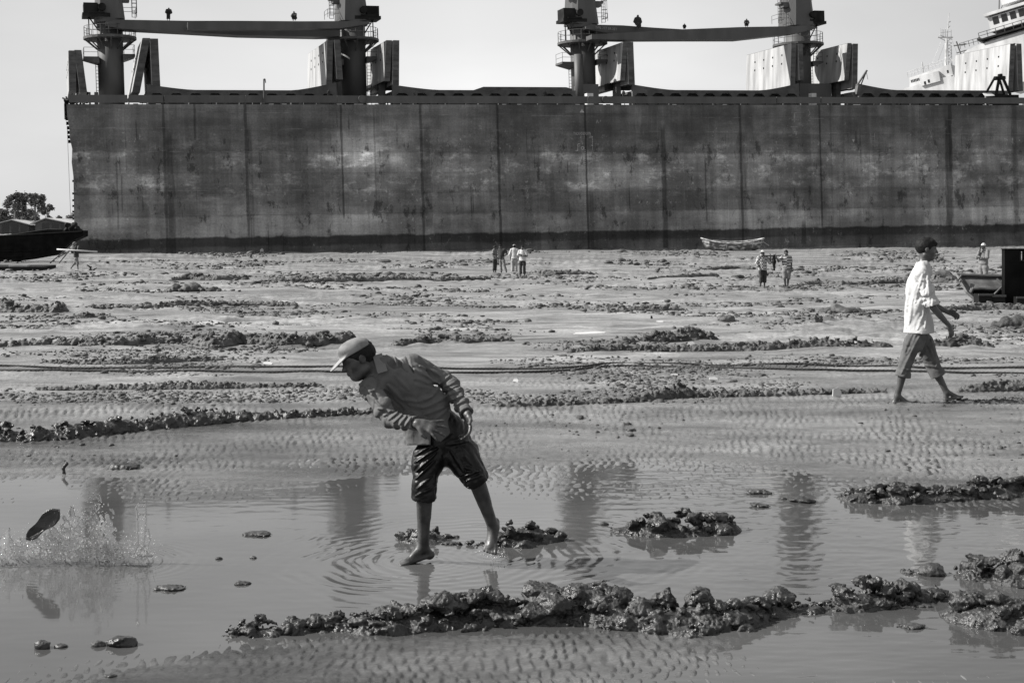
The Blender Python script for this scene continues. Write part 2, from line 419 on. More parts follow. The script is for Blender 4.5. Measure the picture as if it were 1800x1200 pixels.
def terrain():
    py = np.concatenate([np.arange(1345, 446, -1.55), np.arange(446, 436, -.7)])
    Yr = (CAMZ + .1) * FPX / (py - HY)
    Yr = np.concatenate([[2.0, 3.5, 4.4], Yr, [900, 1500, 3000, 6000]])
    u = np.concatenate([[-1.6, -1.1, -.75], np.arange(-.55, .5501, .00092), [.75, 1.1, 1.6]])
    Yg, ug = np.meshgrid(Yr, u, indexing='ij'); X = ug * Yg
    Z = zground(X, Yg) + ripple(X, Yg)
    Z = np.where(Yg > 500, np.minimum(Z, 3.5), Z)
    nr, nc = Yg.shape
    V = np.stack([X, Yg, Z], -1).reshape(-1, 3)
    i = np.arange(nr * nc).reshape(nr, nc)
    F = np.stack([i[:-1, :-1], i[:-1, 1:], i[1:, 1:], i[1:, :-1]], -1).reshape(-1, 4)
    m = bpy.data.materials.new('wet_mud_flat'); m.use_nodes = True; t = m.node_tree; b = t.nodes['Principled BSDF']
    N = t.nodes.new; K = t.links.new
    tc = N('ShaderNodeTexCoord')
    def noise(sc, st, det=6, rg=.55):
        mp = N('ShaderNodeMapping'); mp.inputs['Scale'].default_value = st; K(tc.outputs['Object'], mp.inputs[0])
        n = N('ShaderNodeTexNoise'); n.inputs['Scale'].default_value = sc; n.inputs['Detail'].default_value = det; n.inputs['Roughness'].default_value = rg
        K(mp.outputs[0], n.inputs['Vector']); return n.outputs['Fac']
    def rng_(v, a, b_, c, d):
        r = N('ShaderNodeMapRange'); r.inputs['From Min'].default_value = a; r.inputs['From Max'].default_value = b_
        r.inputs['To Min'].default_value = c; r.inputs['To Max'].default_value = d; K(v, r.inputs['Value']); return r.outputs['Result']
    def mth(op, a, b_=None, v=None):
        q = N('ShaderNodeMath'); q.operation = op; K(a, q.inputs[0])
        if b_ is not None: K(b_, q.inputs[1])
        if v is not None: q.inputs[1].default_value = v
        return q.outputs[0]
    big = noise(.16, (.6, 1.4, 1)); mid = noise(1.1, (.5, 1.5, 1), 8, .65); fine = noise(14, (1, 1, 1), 8, .7)
    colr = rng_(big, .35, .65, .13, .26)
    colr = mth('MULTIPLY', colr, rng_(mid, .36, .62, .50, 1.5)); colr = mth('MULTIPLY', colr, rng_(fine, .3, .7, .7, 1.25))
    geo = N('ShaderNodeNewGeometry'); sp = N('ShaderNodeSeparateXYZ'); K(geo.outputs['Position'], sp.inputs[0])
    wet = rng_(sp.outputs['Y'], 11.0, 20.0, .50, 1.0)       # ground near the pool stays soaked and darker
    colr = mth('MULTIPLY', colr, wet)
    K(colr, b.inputs['Base Color'])
    rg = rng_(noise(.5, (.5, 1.6, 1), 5), .4, .62, .30, .62)
    K(mth('MULTIPLY', mth('ADD', rg, rng_(fine, .3, .7, -.05, .1)), rng_(sp.outputs['Y'], 9.0, 19.0, .26, 1.0)), b.inputs['Roughness'])
    bp = N('ShaderNodeBump'); bp.inputs['Distance'].default_value = .035; bp.inputs['Strength'].default_value = .8
    K(mth('ADD', mth('MULTIPLY', noise(4.5, (.8, 1.2, 1), 8, .7), v=1.0), rng_(fine, 0, 1, 0, .18)), bp.inputs['Height']); K(bp.outputs[0], b.inputs['Normal'])
    o = mesh_np('mud_ground', V, F, m)
    tag(o, 'grey tidal mud flat with ripples, ledges and shallow pools', None, None, 'structure')

def water():
    py = np.arange(1380, 648, -1.5)
    Yr = (CAMZ - WATER_Z) * FPX / (py - HY); u = np.arange(-.5, .5, .0011)
    Yg, ug = np.meshgrid(Yr, u, indexing='ij'); X = ug * Yg; Y = Yg
    z = np.zeros_like(X)
    # faint wind ripples, stronger on the right
    z += .0016 * fbm2(X / .30, Y / .10, 3, 51) * (.35 + .9 * smooth(-.2, 1.6, X))
    z += .0005 * pn2(X / .06, Y / .04, 53) * (.25 + .9 * smooth(.0, 1.4, X)) * smooth(7.4, 8.2, Y)
    # rings running out from the stepping feet and from the splash
    for (cx, cy, rmax, amp, wl) in ((W(742, 985, 8.5)[0], 8.5, .95, .0014, .085), (W(868, 975, 8.6)[0], 8.65, 1.5, .0011, .11), (W(180, 985, 8.45)[0], 8.45, .7, .0010, .06)):
        r = np.hypot(X - cx, Y - cy) * (1 + .06 * pn2(X / .3, Y / .3, 60))
        z += amp * np.sin(2 * np.pi * r / wl) * np.exp(-((r - rmax * .62) / (rmax * .28)) ** 2) * (.6 + .8 * pn2(X / .5, Y / .5, 61))
        z += amp * .7 * np.sin(2 * np.pi * r / (wl * .6)) * np.exp(-(r / (.25 * rmax)) ** 2)
    V = np.stack([X, Y, z + WATER_Z], -1).reshape(-1, 3)
    nr, nc = X.shape; i = np.arange(nr * nc).reshape(nr, nc)
    F = np.stack([i[:-1, :-1], i[:-1, 1:], i[1:, 1:], i[1:, :-1]], -1).reshape(-1, 4)
    m = bpy.data.materials.new('muddy_water'); m.use_nodes = True; t = m.node_tree; b = t.nodes['Principled BSDF']
    n = t.nodes.new('ShaderNodeTexNoise'); n.inputs['Scale'].default_value = .8; n.inputs['Detail'].default_value = 5
    tc = t.nodes.new('ShaderNodeTexCoord'); r = t.nodes.new('ShaderNodeValToRGB')
    r.color_ramp.elements[0].position = .35; r.color_ramp.elements[1].position = .68
    r.color_ramp.elements[0].color = (.058,) * 3 + (1,); r.color_ramp.elements[1].color = (.085,) * 3 + (1,)
    t.links.new(tc.outputs['Object'], n.inputs['Vector']); t.links.new(n.outputs['Fac'], r.inputs[0]); t.links.new(r.outputs[0], b.inputs['Base Color'])
    b.inputs['Roughness'].default_value = .06; b.inputs['IOR'].default_value = 1.33
    o = mesh_np('pool_water', V, F, m); tag(o, 'still muddy pool water with rings around the stepping man', None, None, 'structure')

terrain(); water()

# ------------------------------------------------------------------ mud ridges
def Y_near(y): return y < 11
def ridge(name, pts, label, group=None, m=None, vox=None, seed=1, size=1.0, depth=1.0, dens=1.0, flat=.8, cat='mud ridge', name_=None):
    """pts: (px, py of the near foot, height in px) along the ridge"""
    rng = np.random.default_rng(seed)
    P = []
    for (px, py, hp) in pts:
        g = G(px, py); sc = g[1] / FPX; P.append((*g, hp * sc * (1.0 if Y_near(g[1]) else .85), g[1]))
    P = np.array(P); h_max = P[:, 3].max(); Ym = P[:, 4].mean()
    vox = vox or max(.005, Ym / FPX * 1.5)
    wd = np.maximum(P[:, 3] * .95 * depth, .05)
    lo = P[:, :3].min(0) - (h_max * 1.1, h_max * 1.2, h_max * .5); hi = P[:, :3].max(0) + (h_max * 1.1, h_max * 2.6 * depth, h_max * 1.5)
    v = Vox(lo, hi, vox)
    seg = np.hypot(np.diff(P[:, 0]), np.diff(P[:, 1])); cum = np.concatenate([[0], np.cumsum(seg)]); T = cum[-1]
    def at(s_): return [np.interp(s_, cum, P[:, i]) for i in range(4)] + [np.interp(s_, cum, wd)]
    # core
    nseg = max(6, int(T / (h_max * .5)))
    for k in range(nseg):
        s_ = (k + rng.uniform(0, 1)) / nseg * T
        x, y, z, h, w_ = at(s_)
        y += w_ * .6
        v.add(ell((x, y, z - h * .05), (max(h * .9, T / nseg * .8), w_ * .9, h * (rng.uniform(.30, .62) if Y_near(Ym) else rng.uniform(.45, .85))), ), k=h * .15)
    nrock = int(T / h_max * (30 if Y_near(Ym) else 22) * dens) + 6
    for k in range(nrock):
        s_ = rng.uniform(0, T); x, y, z, h, w_ = at(s_)
        o = np.clip(rng.normal(0, .45), -1, 1)
        top = h * max(.08, 1 - o * o)
        r = h * rng.choice([.14, .2, .28, .42], p=[.28, .32, .26, .14]) * size * (1.22 if Y_near(Ym) else 1)
        zz = z + rng.uniform(.05, 1.0) * top - r * .35
        v.add(rock((x + rng.normal(0, .02), y + w_ * .6 + o * w_, max(zz, z)), r, rng, n=13, sq=(1.25, 1, flat), dmin=.42, dmax=.82), k=0 if Y_near(Ym) else r * .05)
    nr_ = Y_near(Ym)
    v.rough(1 / (h_max * (.34 if nr_ else .28)), h_max * (.04 if nr_ else .11), 3, seed)
    v.rough(1 / (h_max * 1.1), h_max * (.10 if nr_ else .06), 1, seed + 9)
    v.rough(1 / (h_max * .12), h_max * .026, 3, seed + 5, ridge=True)
    o = v.mesh(name, m or M_clod)
    return tag(o, label, cat, group)

NEARG = 'wet mud ridges standing in the pool'
MIDG = 'mud ridges crossing the flat'
ridge('mud_ridge', [(400, 1122, 14), (425, 1121, 32), (500, 1118, 26), (560, 1114, 26), (610, 1113, 38), (700, 1112, 48), (745, 1110, 58), (850, 1104, 64), (885, 1103, 60), (910, 1100, 36), (940, 1100, 66), (1000, 1098, 60)],
      'long wet mud ridge with a low left tip, in front of the bent man', NEARG, M_clod_wet, seed=3)
ridge('mud_ridge', [(985, 1098, 52), (1090, 1104, 80), (1130, 1106, 52), (1200, 1110, 72), (1260, 1110, 64), (1310, 1106, 46), (1350, 1096, 34)],
      'tallest wet mud ridge in the middle of the near row', NEARG, M_clod_wet, seed=4)
ridge('mud_ridge', [(1322, 1098, 44), (1360, 1095, 46), (1390, 1090, 54), (1420, 1090, 46), (1450, 1090, 34), (1530, 1082, 62), (1580, 1076, 48), (1640, 1068, 34), (1690, 1062, 18)],
      'wet mud ridge with rounded knobs at the right end of the near row', NEARG, M_clod_wet, seed=5)
ridge('mud_ridge', [(1588, 1018, 16), (1650, 1016, 20), (1690, 1024, 30), (1715, 1032, 44), (1745, 1034, 72), (1775, 1034, 46), (1800, 1036, 70), (1850, 1040, 80), (1900, 1040, 50)],
      'dark peaked mud heap with a low tail of clods at the right frame edge', NEARG, M_clod_wet, seed=6)
ridge('mud_ridge', [(1680, 1090, 30), (1700, 1098, 50), (1740, 1108, 56), (1800, 1114, 66), (1880, 1114, 70)],
      'broad wet mud heap at the right frame edge nearest the camera', NEARG, M_clod_wet, seed=7)
ridge('mud_mound', [(1068, 942, 8), (1085, 945, 24), (1115, 948, 40), (1150, 949, 52), (1200, 950, 50), (1240, 946, 38), (1270, 942, 46), (1295, 938, 24), (1312, 936, 8)],
      'oval wet mud mound alone in the pool right of the raised foot', NEARG, M_clod_wet, seed=8, size=.8, cat='mud mound')
ridge('mud_mound', [(708, 958, 22), (735, 962, 30), (765, 958, 28), (797, 950, 8)],
      'small wet mud heap directly behind the standing leg', NEARG, M_clod_wet, seed=9, cat='mud mound')
ridge('mud_mound', [(806, 966, 10), (860, 968, 22), (895, 966, 44), (935, 964, 46), (970, 958, 30), (995, 952, 10)],
      'wet mud heap under and beside the raised foot', NEARG, M_clod_wet, seed=10, cat='mud mound')
ridge('mud_ridge', [(1485, 878, 14), (1520, 885, 32), (1580, 886, 34), (1640, 884, 28), (1680, 880, 26), (1720, 876, 36), (1790, 874, 34), (1860, 876, 38)],
      'wet mud ridge reaching in from the right edge behind the open pool', NEARG, M_clod_wet, seed=11, size=.85)
# middle distance
ridge('mud_ridge', [(-30, 775, 40), (60, 775, 32), (150, 768, 36), (240, 756, 28), (330, 748, 40), (400, 742, 26), (500, 735, 18), (600, 730, 18), (700, 724, 10)],
      'long dark mud bank running left to right behind the pool, left of the bending man', MIDG, M_clod_wet, seed=12, size=.7)
ridge('mud_ridge', [(60, 686, 8), (200, 686, 12), (330, 684, 18), (450, 682, 10), (560, 680, 10)],
      'thin row of crumbled mud just in front of the twin ropes at left', MIDG, M_clod, seed=13)
ridge('mud_ridge', [(870, 714, 10), (950, 714, 16), (1100, 708, 12), (1180, 700, 34), (1240, 698, 16), (1380, 696, 16), (1560, 690, 10)],
      'low clod row in front of the rope with one sharp hump at its middle', MIDG, M_clod, seed=14)
ridge('mud_ridge', [(1680, 690, 12), (1740, 688, 22), (1850, 686, 26)],
      'clod row beside the striding man at the right edge, in front of the rope', MIDG, M_clod, seed=15)
ridge('mud_ridge', [(-20, 616, 12), (90, 612, 14), (200, 612, 16), (280, 608, 26), (330, 606, 14), (385, 612, 34), (420, 608, 22), (500, 612, 26), (560, 610, 24), (620, 606, 20)],
      'tall knobbly clod ridge across the left middle ground behind the cap', MIDG, M_clod, seed=16, size=1.15)
ridge('mud_ridge', [(690, 612, 12), (760, 608, 22), (830, 606, 14), (900, 604, 10)],
      'short clod ridge above the shoulder of the bending man', MIDG, M_clod, seed=17)
ridge('mud_ridge', [(1100, 606, 12), (1150, 604, 22), (1200, 602, 30), (1250, 602, 18)],
      'compact mound of dark clods in the centre right middle ground', MIDG, M_clod, seed=18, size=1.2)
ridge('mud_ridge', [(1000, 622, 10), (1090, 620, 14), (1200, 618, 14), (1330, 616, 18), (1450, 614, 22), (1560, 614, 20)],
      'wide crumbled ridge left of the striding man at knee height', MIDG, M_clod, seed=19)
ridge('mud_ridge', [(1640, 614, 18), (1700, 612, 24), (1750, 612, 14)],
      'heap of clods behind the striding man right of his knee', MIDG, M_clod, seed=20)
ridge('mud_ridge', [(70, 640, 6), (150, 640, 14), (230, 642, 18), (320, 636, 14), (390, 634, 8)],
      'scattered clod row between the tall ridge and the rope at left', MIDG, M_clod, seed=21)
ridge('mud_ridge', [(-20, 552, 24), (15, 552, 26), (40, 552, 14), (100, 552, 20), (110, 550, 12)],
      'dark mud heap at the left frame edge in the middle distance', MIDG, M_clod, seed=22, size=1.2)
ridge('mud_ridge', [(120, 562, 6), (145, 562, 16), (165, 560, 8)], 'single dark clod heap right of the left edge heap', MIDG, M_clod, seed=23, size=1.4)
ridge('mud_ridge', [(300, 496, 8), (330, 494, 14), (380, 494, 12), (430, 492, 12)],
      'knobbly far clod ridge left of centre below the hull', MIDG, M_clod_far, seed=24)
ridge('mud_ridge', [(480, 498, 6), (540, 497, 10), (620, 496, 12), (760, 494, 10), (860, 492, 6)],
      'long thin far clod row leading to the group of four', MIDG, M_clod_far, seed=25)
ridge('mud_ridge', [(925, 484, 6), (945, 485, 14), (975, 485, 10), (1010, 484, 10), (1052, 484, 4)],
      'far mud heap immediately right of the group of four', MIDG, M_clod_far, seed=26, size=1.2)
ridge('mud_ridge', [(1140, 492, 5), (1200, 490, 8), (1260, 488, 8), (1300, 474, 2)][:3],
      'far clod row left of the two carriers', MIDG, M_clod_far, seed=27)
ridge('mud_ridge', [(1225, 476, 4), (1260, 475, 7), (1300, 475, 8), (1325, 475, 6)],
      'thin far clod row behind the two carriers below the small boat', MIDG, M_clod_far, seed=28)
ridge('mud_ridge', [(1395, 504, 6), (1440, 502, 12), (1480, 502, 10), (1520, 500, 8), (1580, 498, 14), (1620, 498, 20), (1690, 500, 10)],
      'far clod ridge between the carriers and the striding man', MIDG, M_clod_far, seed=29)
ridge('mud_ridge', [(1070, 552, 6), (1110, 550, 14), (1160, 550, 12), (1200, 548, 8)],
      'crumbled heap in the centre right below the two carriers', MIDG, M_clod, seed=30)
ridge('mud_ridge', [(160, 545, 6), (250, 543, 9), (300, 542, 12), (400, 540, 8), (520, 540, 8)],
      'low clod row at the left between the far ridges', MIDG, M_clod, seed=31)
ridge('mud_ridge', [(1660, 548, 8), (1720, 545, 16), (1790, 545, 14), (1850, 545, 12)],
      'rubbly mud bank in front of the broken boat at right', MIDG, M_clod, seed=32)

# stuff: crumbs and clods too many to count, strewn over the whole flat
def strewn():
    rng = np.random.default_rng(99)
    import bmesh
    tm = []
    for k in range(10):
        bm = bmesh.new(); bmesh.ops.create_icosphere(bm, subdivisions=1 if k < 5 else 2, radius=1)
        V = np.array([v.co[:] for v in bm.verts]); F = np.array([[v.index for v in f.verts] for f in bm.faces]); bm.free()
        n = rng.normal(size=(9, 3)); n /= np.linalg.norm(n, axis=1)[:, None]; D = rng.uniform(.45, .95, 9)
        t = np.ones(len(V))
        for i in range(9):
            dd = V @ n[i]; t = np.where(dd * t > D[i], D[i] / np.maximum(dd, 1e-3), t)
        V = V * t[:, None]; V[:, 2] *= .65; tm.append((V, F))
    n = 260000
    py = HY + 9 + (770 - HY - 9) * rng.uniform(0, 1, n) ** 1.25; px = rng.uniform(-250, 2050, n)
    Y = CAMZ * FPX / (py - HY + 2); X = (px - CX) / FPX * Y
    q = pn2(X / (2.5 + Y * .06), Y / (.7 + Y * .028), 71) + .35 * pn2(X / (.8 + Y * .02), Y / (.3 + Y * .01), 72)
    keep = (Y < 150) & (q > -.02 + .42 * rng.uniform(0, 1, n)) & ((Y > 15.5) | (rng.uniform(0, 1, n) < .05))
    X, Y = X[keep][:38000], Y[keep][:38000]; n = len(X); Z = zground(X, Y)
    VV, FF = [], []; b = 0
    for i in range(n):
        r = Y[i] / FPX * rng.choice([1.3, 2.1, 3.2, 5.2, 8.0], p=[.44, .33, .16, .06, .01])
        V, F = tm[rng.integers(10)]; a = rng.uniform(0, 6.28); c, s_ = math.cos(a), math.sin(a); sx = rng.uniform(.8, 1.9)
        P = V * (r * sx, r, r * rng.uniform(.5, 1.1)); P = np.stack([P[:, 0] * c - P[:, 1] * s_, P[:, 0] * s_ + P[:, 1] * c, P[:, 2]], 1) + (X[i], Y[i], Z[i] + r * .15)
        VV.append(P); FF.append(F + b); b += len(P)
    o = mesh_np('mud_crumbs', np.concatenate(VV), np.concatenate(FF), M_clod, smooth=False)
    tag(o, 'loose mud crumbs strewn over the flat', None, None, 'stuff')
strewn()
# ------------------------------------------------------------------ the beached cargo ship
TH = math.atan(.332)
ship = empty('cargo_ship', (-.31 * 146, 146, 0), 'huge dark rust-stained cargo ship hull with deck cranes, beached across the whole background', 'ship', rot=(0, -math.atan(.030), TH))
SM = Matrix.Translation(ship.location) @ ship.rotation_euler.to_matrix().to_4x4(); SI = SM.inverted()
def S(px, py, d):
    """point of the plane y=d of the ship that is seen at this place of the photograph"""
    o = SI @ Vector((0, 0, CAMZ)); q = (SI.to_3x3() @ Vector(((px - CX) / FPX, 1, -(py - HY) / FPX)))
    t = (d - o.y) / q.y; p = o + q * t; return p.x, p.z
def Sx(px, d, py=170): return S(px, py, d)[0]
def Sz(px, py, d): return S(px, py, d)[1]
XL, XR = 0.0, 128.0
def hz_(x, py0=183): return 0
ZT = Sz(700, 184, 0)      # height of the deck edge, level in the ship's own frame
# hull outline, ragged where the stern was cut away
left = [(117, 176), (118, 200), (122, 226), (123, 244), (127, 262), (126, 285), (129, 310), (130, 360), (131, 412), (133, 470)]
def hull_mat():
    m = bpy.data.materials.new('stained_hull_plates'); m.use_nodes = True; t = m.node_tree; b = t.nodes['Principled BSDF']
    N = t.nodes.new; K = t.links.new; b.inputs['Roughness'].default_value = .62; b.inputs['Specular IOR Level'].default_value = .3
    tc = N('ShaderNodeTexCoord'); sp = N('ShaderNodeSeparateXYZ'); K(tc.outputs['Object'], sp.inputs[0])
    X, Z = sp.outputs['X'], sp.outputs['Z']
    def inp(q, i, v):
        if isinstance(v, (int, float)): q.inputs[i].default_value = v
        else: K(v, q.inputs[i])
    def mth(op, a, b_=0.0, c=0.0):
        q = N('ShaderNodeMath'); q.operation = op; inp(q, 0, a); inp(q, 1, b_); inp(q, 2, c); return q.outputs[0]
    def noise(sx, sz, det=6, rg=.6, off=0):
        mp = N('ShaderNodeMapping'); mp.inputs['Scale'].default_value = (sx, sx, sz); mp.inputs['Location'].default_value = (off, off, off); K(tc.outputs['Object'], mp.inputs[0])
        n = N('ShaderNodeTexNoise'); n.inputs['Scale'].default_value = 1; n.inputs['Detail'].default_value = det; n.inputs['Roughness'].default_value = rg
        K(mp.outputs[0], n.inputs['Vector']); return n.outputs['Fac']
    def mr(v, a, b_, c, d):
        q = N('ShaderNodeMapRange'); inp(q, 0, v); q.inputs[1].default_value = a; q.inputs[2].default_value = b_; q.inputs[3].default_value = c; q.inputs[4].default_value = d
        q.interpolation_type = 'SMOOTHSTEP'; return q.outputs[0]
    # horizontal paint bands, bottom to top (heights measured above the boot top, which rises a little less than the deck)
    zz = mth('ADD', Z, mth('MULTIPLY', X, .0115))
    wob = mth('MULTIPLY', mth('SUBTRACT', noise(.5, .35, 7, .65), .5), .8)
    zw = mth('ADD', zz, wob)
    r = N('ShaderNodeValToRGB'); K(mr(zw, 0, 17, 0, 1), r.inputs[0])
    r.inputs[0].links[0].from_node.interpolation_type = 'LINEAR'
    z0 = Sz(743, 412, 0) + .0115 * S(743, 412, 0)[0]
    H = 17.0; e = r.color_ramp.elements
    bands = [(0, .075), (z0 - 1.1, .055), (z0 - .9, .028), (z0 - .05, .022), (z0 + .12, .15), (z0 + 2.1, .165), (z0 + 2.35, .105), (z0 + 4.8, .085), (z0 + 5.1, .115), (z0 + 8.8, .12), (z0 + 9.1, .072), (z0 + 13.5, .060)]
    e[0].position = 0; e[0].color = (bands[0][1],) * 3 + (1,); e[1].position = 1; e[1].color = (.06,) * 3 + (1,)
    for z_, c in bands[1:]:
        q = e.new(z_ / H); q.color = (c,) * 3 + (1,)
    col = r.outputs[0]
    blot = mr(noise(.11, .16, 7, .62), .38, .66, .60, 1.6); col = mth('MULTIPLY', col, blot)
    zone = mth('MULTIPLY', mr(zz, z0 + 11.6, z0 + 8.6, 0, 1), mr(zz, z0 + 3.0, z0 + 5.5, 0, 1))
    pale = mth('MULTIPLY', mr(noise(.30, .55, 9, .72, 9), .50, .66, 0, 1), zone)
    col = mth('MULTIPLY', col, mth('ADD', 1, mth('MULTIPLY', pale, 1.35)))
    pal2 = mth('MULTIPLY', mr(mth('ABSOLUTE', mth('SUBTRACT', X, mth('ADD', Sx(665, 0, 300), mth('MULTIPLY', mth('SUBTRACT', noise(.2, .2, 4, .5, 70), .5), 14)))), 1, 6.5, 1, 0), mr(mth('ABSOLUTE', mth('SUBTRACT', zz, z0 + 10.2)), 1, 3.6, 1, 0))
    col = mth('MULTIPLY', col, mth('ADD', 1, mth('MULTIPLY', pal2, 1.3)))
    run = noise(.9, .045, 5, .6, 3); col = mth('MULTIPLY', col, mr(run, .40, .60, .82, 1.10))       # runs of rust, vertical
    thin = mth('MULTIPLY', mr(noise(2.4, .06, 3, .5, 13), .62, .66, 0, 1), mr(noise(.25, .30, 4, .6, 14), .50, .60, 0, 1))
    col = mth('MULTIPLY', col, mth('SUBTRACT', 1, mth('MULTIPLY', thin, .5)))
    col = mth('MULTIPLY', col, mr(noise(.07, 1.3, 5, .65, 5), .38, .62, .90, 1.10))       # rubbing marks, horizontal
    flk = mth('MULTIPLY', mr(noise(1.3, 1.0, 9, .80, 21), .56, .65, 0, 1), mr(noise(.10, .22, 3, .5, 33), .44, .58, 0, 1))
    col = mth('ADD', col, mth('MULTIPLY', mth('MULTIPLY', flk, mr(zz, z0 + 14, z0 + 10.5, .2, 1)), .15))
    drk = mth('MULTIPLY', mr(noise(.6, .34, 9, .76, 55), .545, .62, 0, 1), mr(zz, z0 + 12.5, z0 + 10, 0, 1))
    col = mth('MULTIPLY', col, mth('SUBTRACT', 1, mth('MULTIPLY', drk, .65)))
    # dark vertical fender stripes and drain runs at the plate joints
    joint = noise(3.0, .5, 4, .6, 2)
    for (px, hw, s_, za, zb) in ((290, .14, .55, -2, 20), (299, .38, .5, -1, 13.5), (434, .16, .6, 2, 20), (440, .25, .35, 2, 14), (602, .12, .6, 4, 20), (742, .16, .6, -2, 20), (752, .5, .45, 3, 14.5), (877, .16, .65, -2, 20), (1031, .13, .7, -2, 20), (1037, .32, .5, -2, 7),
                              (1167, .3, .6, -2, 14.5), (1145, 1.3, .35, 9.6, 20), (1240, .12, .5, 3, 11), (1303, .16, .6, -2, 20), (1305, .6, .35, 1, 14), (1443, .13, .6, 2, 20), (1462, .1, .2, 2, 20), (1668, .5, .6, 2, 16), (1672, .25, .5, 9, 20), (1785, .4, .4, 1, 20), (205, .1, .4, 3, 11), (345, .12, .5, 12.5, 17), (660, .1, .3, 5, 16), (213, .08, .4, 5, 9), (1340, .5, .3, 0, 3.0), (1410, .35, .6, 0, 3.2)):
        x0 = Sx(px, 0, 300)
        d_ = mth('ABSOLUTE', mth('SUBTRACT', X, mth('ADD', x0, mth('MULTIPLY', mth('SUBTRACT', joint, .5), hw * 2.2))))
        g_ = mth('MULTIPLY', mr(d_, hw * .55, hw * 1.35, 1, 0), mth('MULTIPLY', mr(zz, za - .3, za + .5, 0, 1), mr(zz, zb + .3, zb - .8, 0, 1)))
        col = mth('MULTIPLY', col, mth('SUBTRACT', 1, mth('MULTIPLY', g_, s_)))
    # plate seams
    seam = None
    for (pz, wd_) in ((z0 + 2.35, .05), (z0 + 5.0, .045), (z0 + 9.1, .05), (z0 + 11.6, .04), (z0 + 13.3, .04)):
        q = mr(mth('ABSOLUTE', mth('SUBTRACT', zz, pz)), wd_ * .6, wd_ * 1.6, 1, 0); seam = q if seam is None else mth('MAXIMUM', seam, q)
    col = mth('ADD', col, mth('MULTIPLY', mth('MULTIPLY', seam, mr(noise(.5, .5, 4), .5, .62, 0, 1)), .035))
    gr = mr(noise(5, 5, 5, .7), .3, .7, .82, 1.18); col = mth('MULTIPLY', col, gr)
    bk = N('ShaderNodeTexBrick'); cx_ = N('ShaderNodeCombineXYZ'); K(X, cx_.inputs[0]); K(zz, cx_.inputs[1]); K(cx_.outputs[0], bk.inputs['Vector'])
    bk.inputs['Scale'].default_value = 1; bk.inputs['Brick Width'].default_value = 9.1; bk.inputs['Row Height'].default_value = 2.25; bk.inputs['Mortar Size'].default_value = .018; bk.inputs['Mortar Smooth'].default_value = .3
    bk.inputs['Color1'].default_value = (.84,) * 3 + (1,); bk.inputs['Color2'].default_value = (1.16,) * 3 + (1,); bk.inputs['Mortar'].default_value = (.72,) * 3 + (1,); bk.offset = .37
    col = mth('MULTIPLY', col, bk.outputs['Color'])
    col = mth('MULTIPLY', col, 1.75)
    K(col, b.inputs['Base Color'])
    bp = N('ShaderNodeBump'); bp.inputs['Distance'].default_value = .12; bp.inputs['Strength'].default_value = .5
    K(mth('ADD', noise(.5, .35, 4), mth('MULTIPLY', seam, -.2)), bp.inputs['Height']); K(bp.outputs[0], b.inputs['Normal'])
    return m
M_hull = hull_mat()
hb = MB()
pl = []
for (px, py) in left: x, z = S(px, py, 0); pl.append((x, z))
zt = ZT; pl[0] = (pl[0][0], zt)
poly = [pl[0]] + pl[1:] + [(XR, -6), (XR, zt)]
hb.prism(poly, 0, .25)
hb.box(pl[0][0] + 6, XR - .1, .26, 26, -6, zt - .01)
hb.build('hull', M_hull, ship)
# frames showing along the ragged cut
fb = MB()
for i, py in enumerate(range(184, 256, 8)):
    x = np.interp(py, [p[1] for p in left], [S(*p, 0)[0] for p in left]); z = Sz(122, py, 0)
    fb.box(x - .22, x + .12, .26, .9, z - .16, z + .14)
for py in (318, 340, 352, 362, 372, 384):
    x = S(129, py, 0)[0]; z = Sz(129, py, 0); fb.box(x - .10, x + .1, .1, .5, z - .10, z + .10)
for i in range(20):
    x = S(118, 200, 0)[0] + i * .0; z = Sz(118, 176 + i * 2, 0)
fb.box(S(114, 180, 0)[0], S(121, 180, 0)[0], .3, 5, Sz(118, 203, 0), Sz(118, 176, 0))
fb.build_each('cut_frame', M_black, ship)
rp = MB(); x, z = S(122, 222, -.3); rp.bar((S(118, 222, -.3)[0], -.3, z), (S(124, 372, -.3)[0], -.3, Sz(124, 385, -.3)), .02); rp.build('hanging_line', M_dark, ship)
M_scr = mat('scraped_paint', .12, .24, .7, 2.0)
# painted marks (thin raised shapes a few millimetres proud of the plates)
def flat_text(txt, px, py, size, name, parent, m, d=0.0, shear=0, sx=1.0):
    cu = bpy.data.curves.new(name, 'FONT'); cu.body = txt; cu.size = size; cu.extrude = .004; cu.resolution_u = 2
    t_ = bpy.data.objects.new('tmp', cu); C.objects.link(t_)
    me = bpy.data.meshes.new_from_object(t_.evaluated_get(bpy.context.evaluated_depsgraph_get())); bpy.data.objects.remove(t_)
    me.name = name; me.materials.clear(); me.materials.append(m)
    o = bpy.data.objects.new(name, me); C.objects.link(o); o.parent = parent
    x, z = S(px, py, d); o.location = (x, d - .01, z); o.rotation_euler = (R(90), 0, 0); o.scale = (sx, 1, 1)
    return o
mk = MB()
def mtri(px, py, w_, h_):
    x, z = S(px, py, 0); mk.prism([(x - w_ / 2, z), (x + w_ / 2, z), (x, z + h_)], -.012, -.002)
def mbar(p, q, r):
    (x0, z0_), (x1, z1) = S(*p, 0), S(*q, 0); dx, dz = x1 - x0, z1 - z0_; l = math.hypot(dx, dz); nx, nz = -dz / l * r, dx / l * r
    mk.prism([(x0 + nx, z0_ + nz), (x0 - nx, z0_ - nz), (x1 - nx, z1 - nz), (x1 + nx, z1 + nz)], -.012, -.002)
mtri(1023, 198, .55, .42); mtri(1500, 245, .36, -.42)
mbar((1015.5, 253.5), (1015.5, 265.5), .04); mbar((1015.5, 253.5), (1019, 253), .04); mbar((1015.5, 257.5), (1019, 257), .04); mbar((1011.5, 265), (1016, 265), .04)
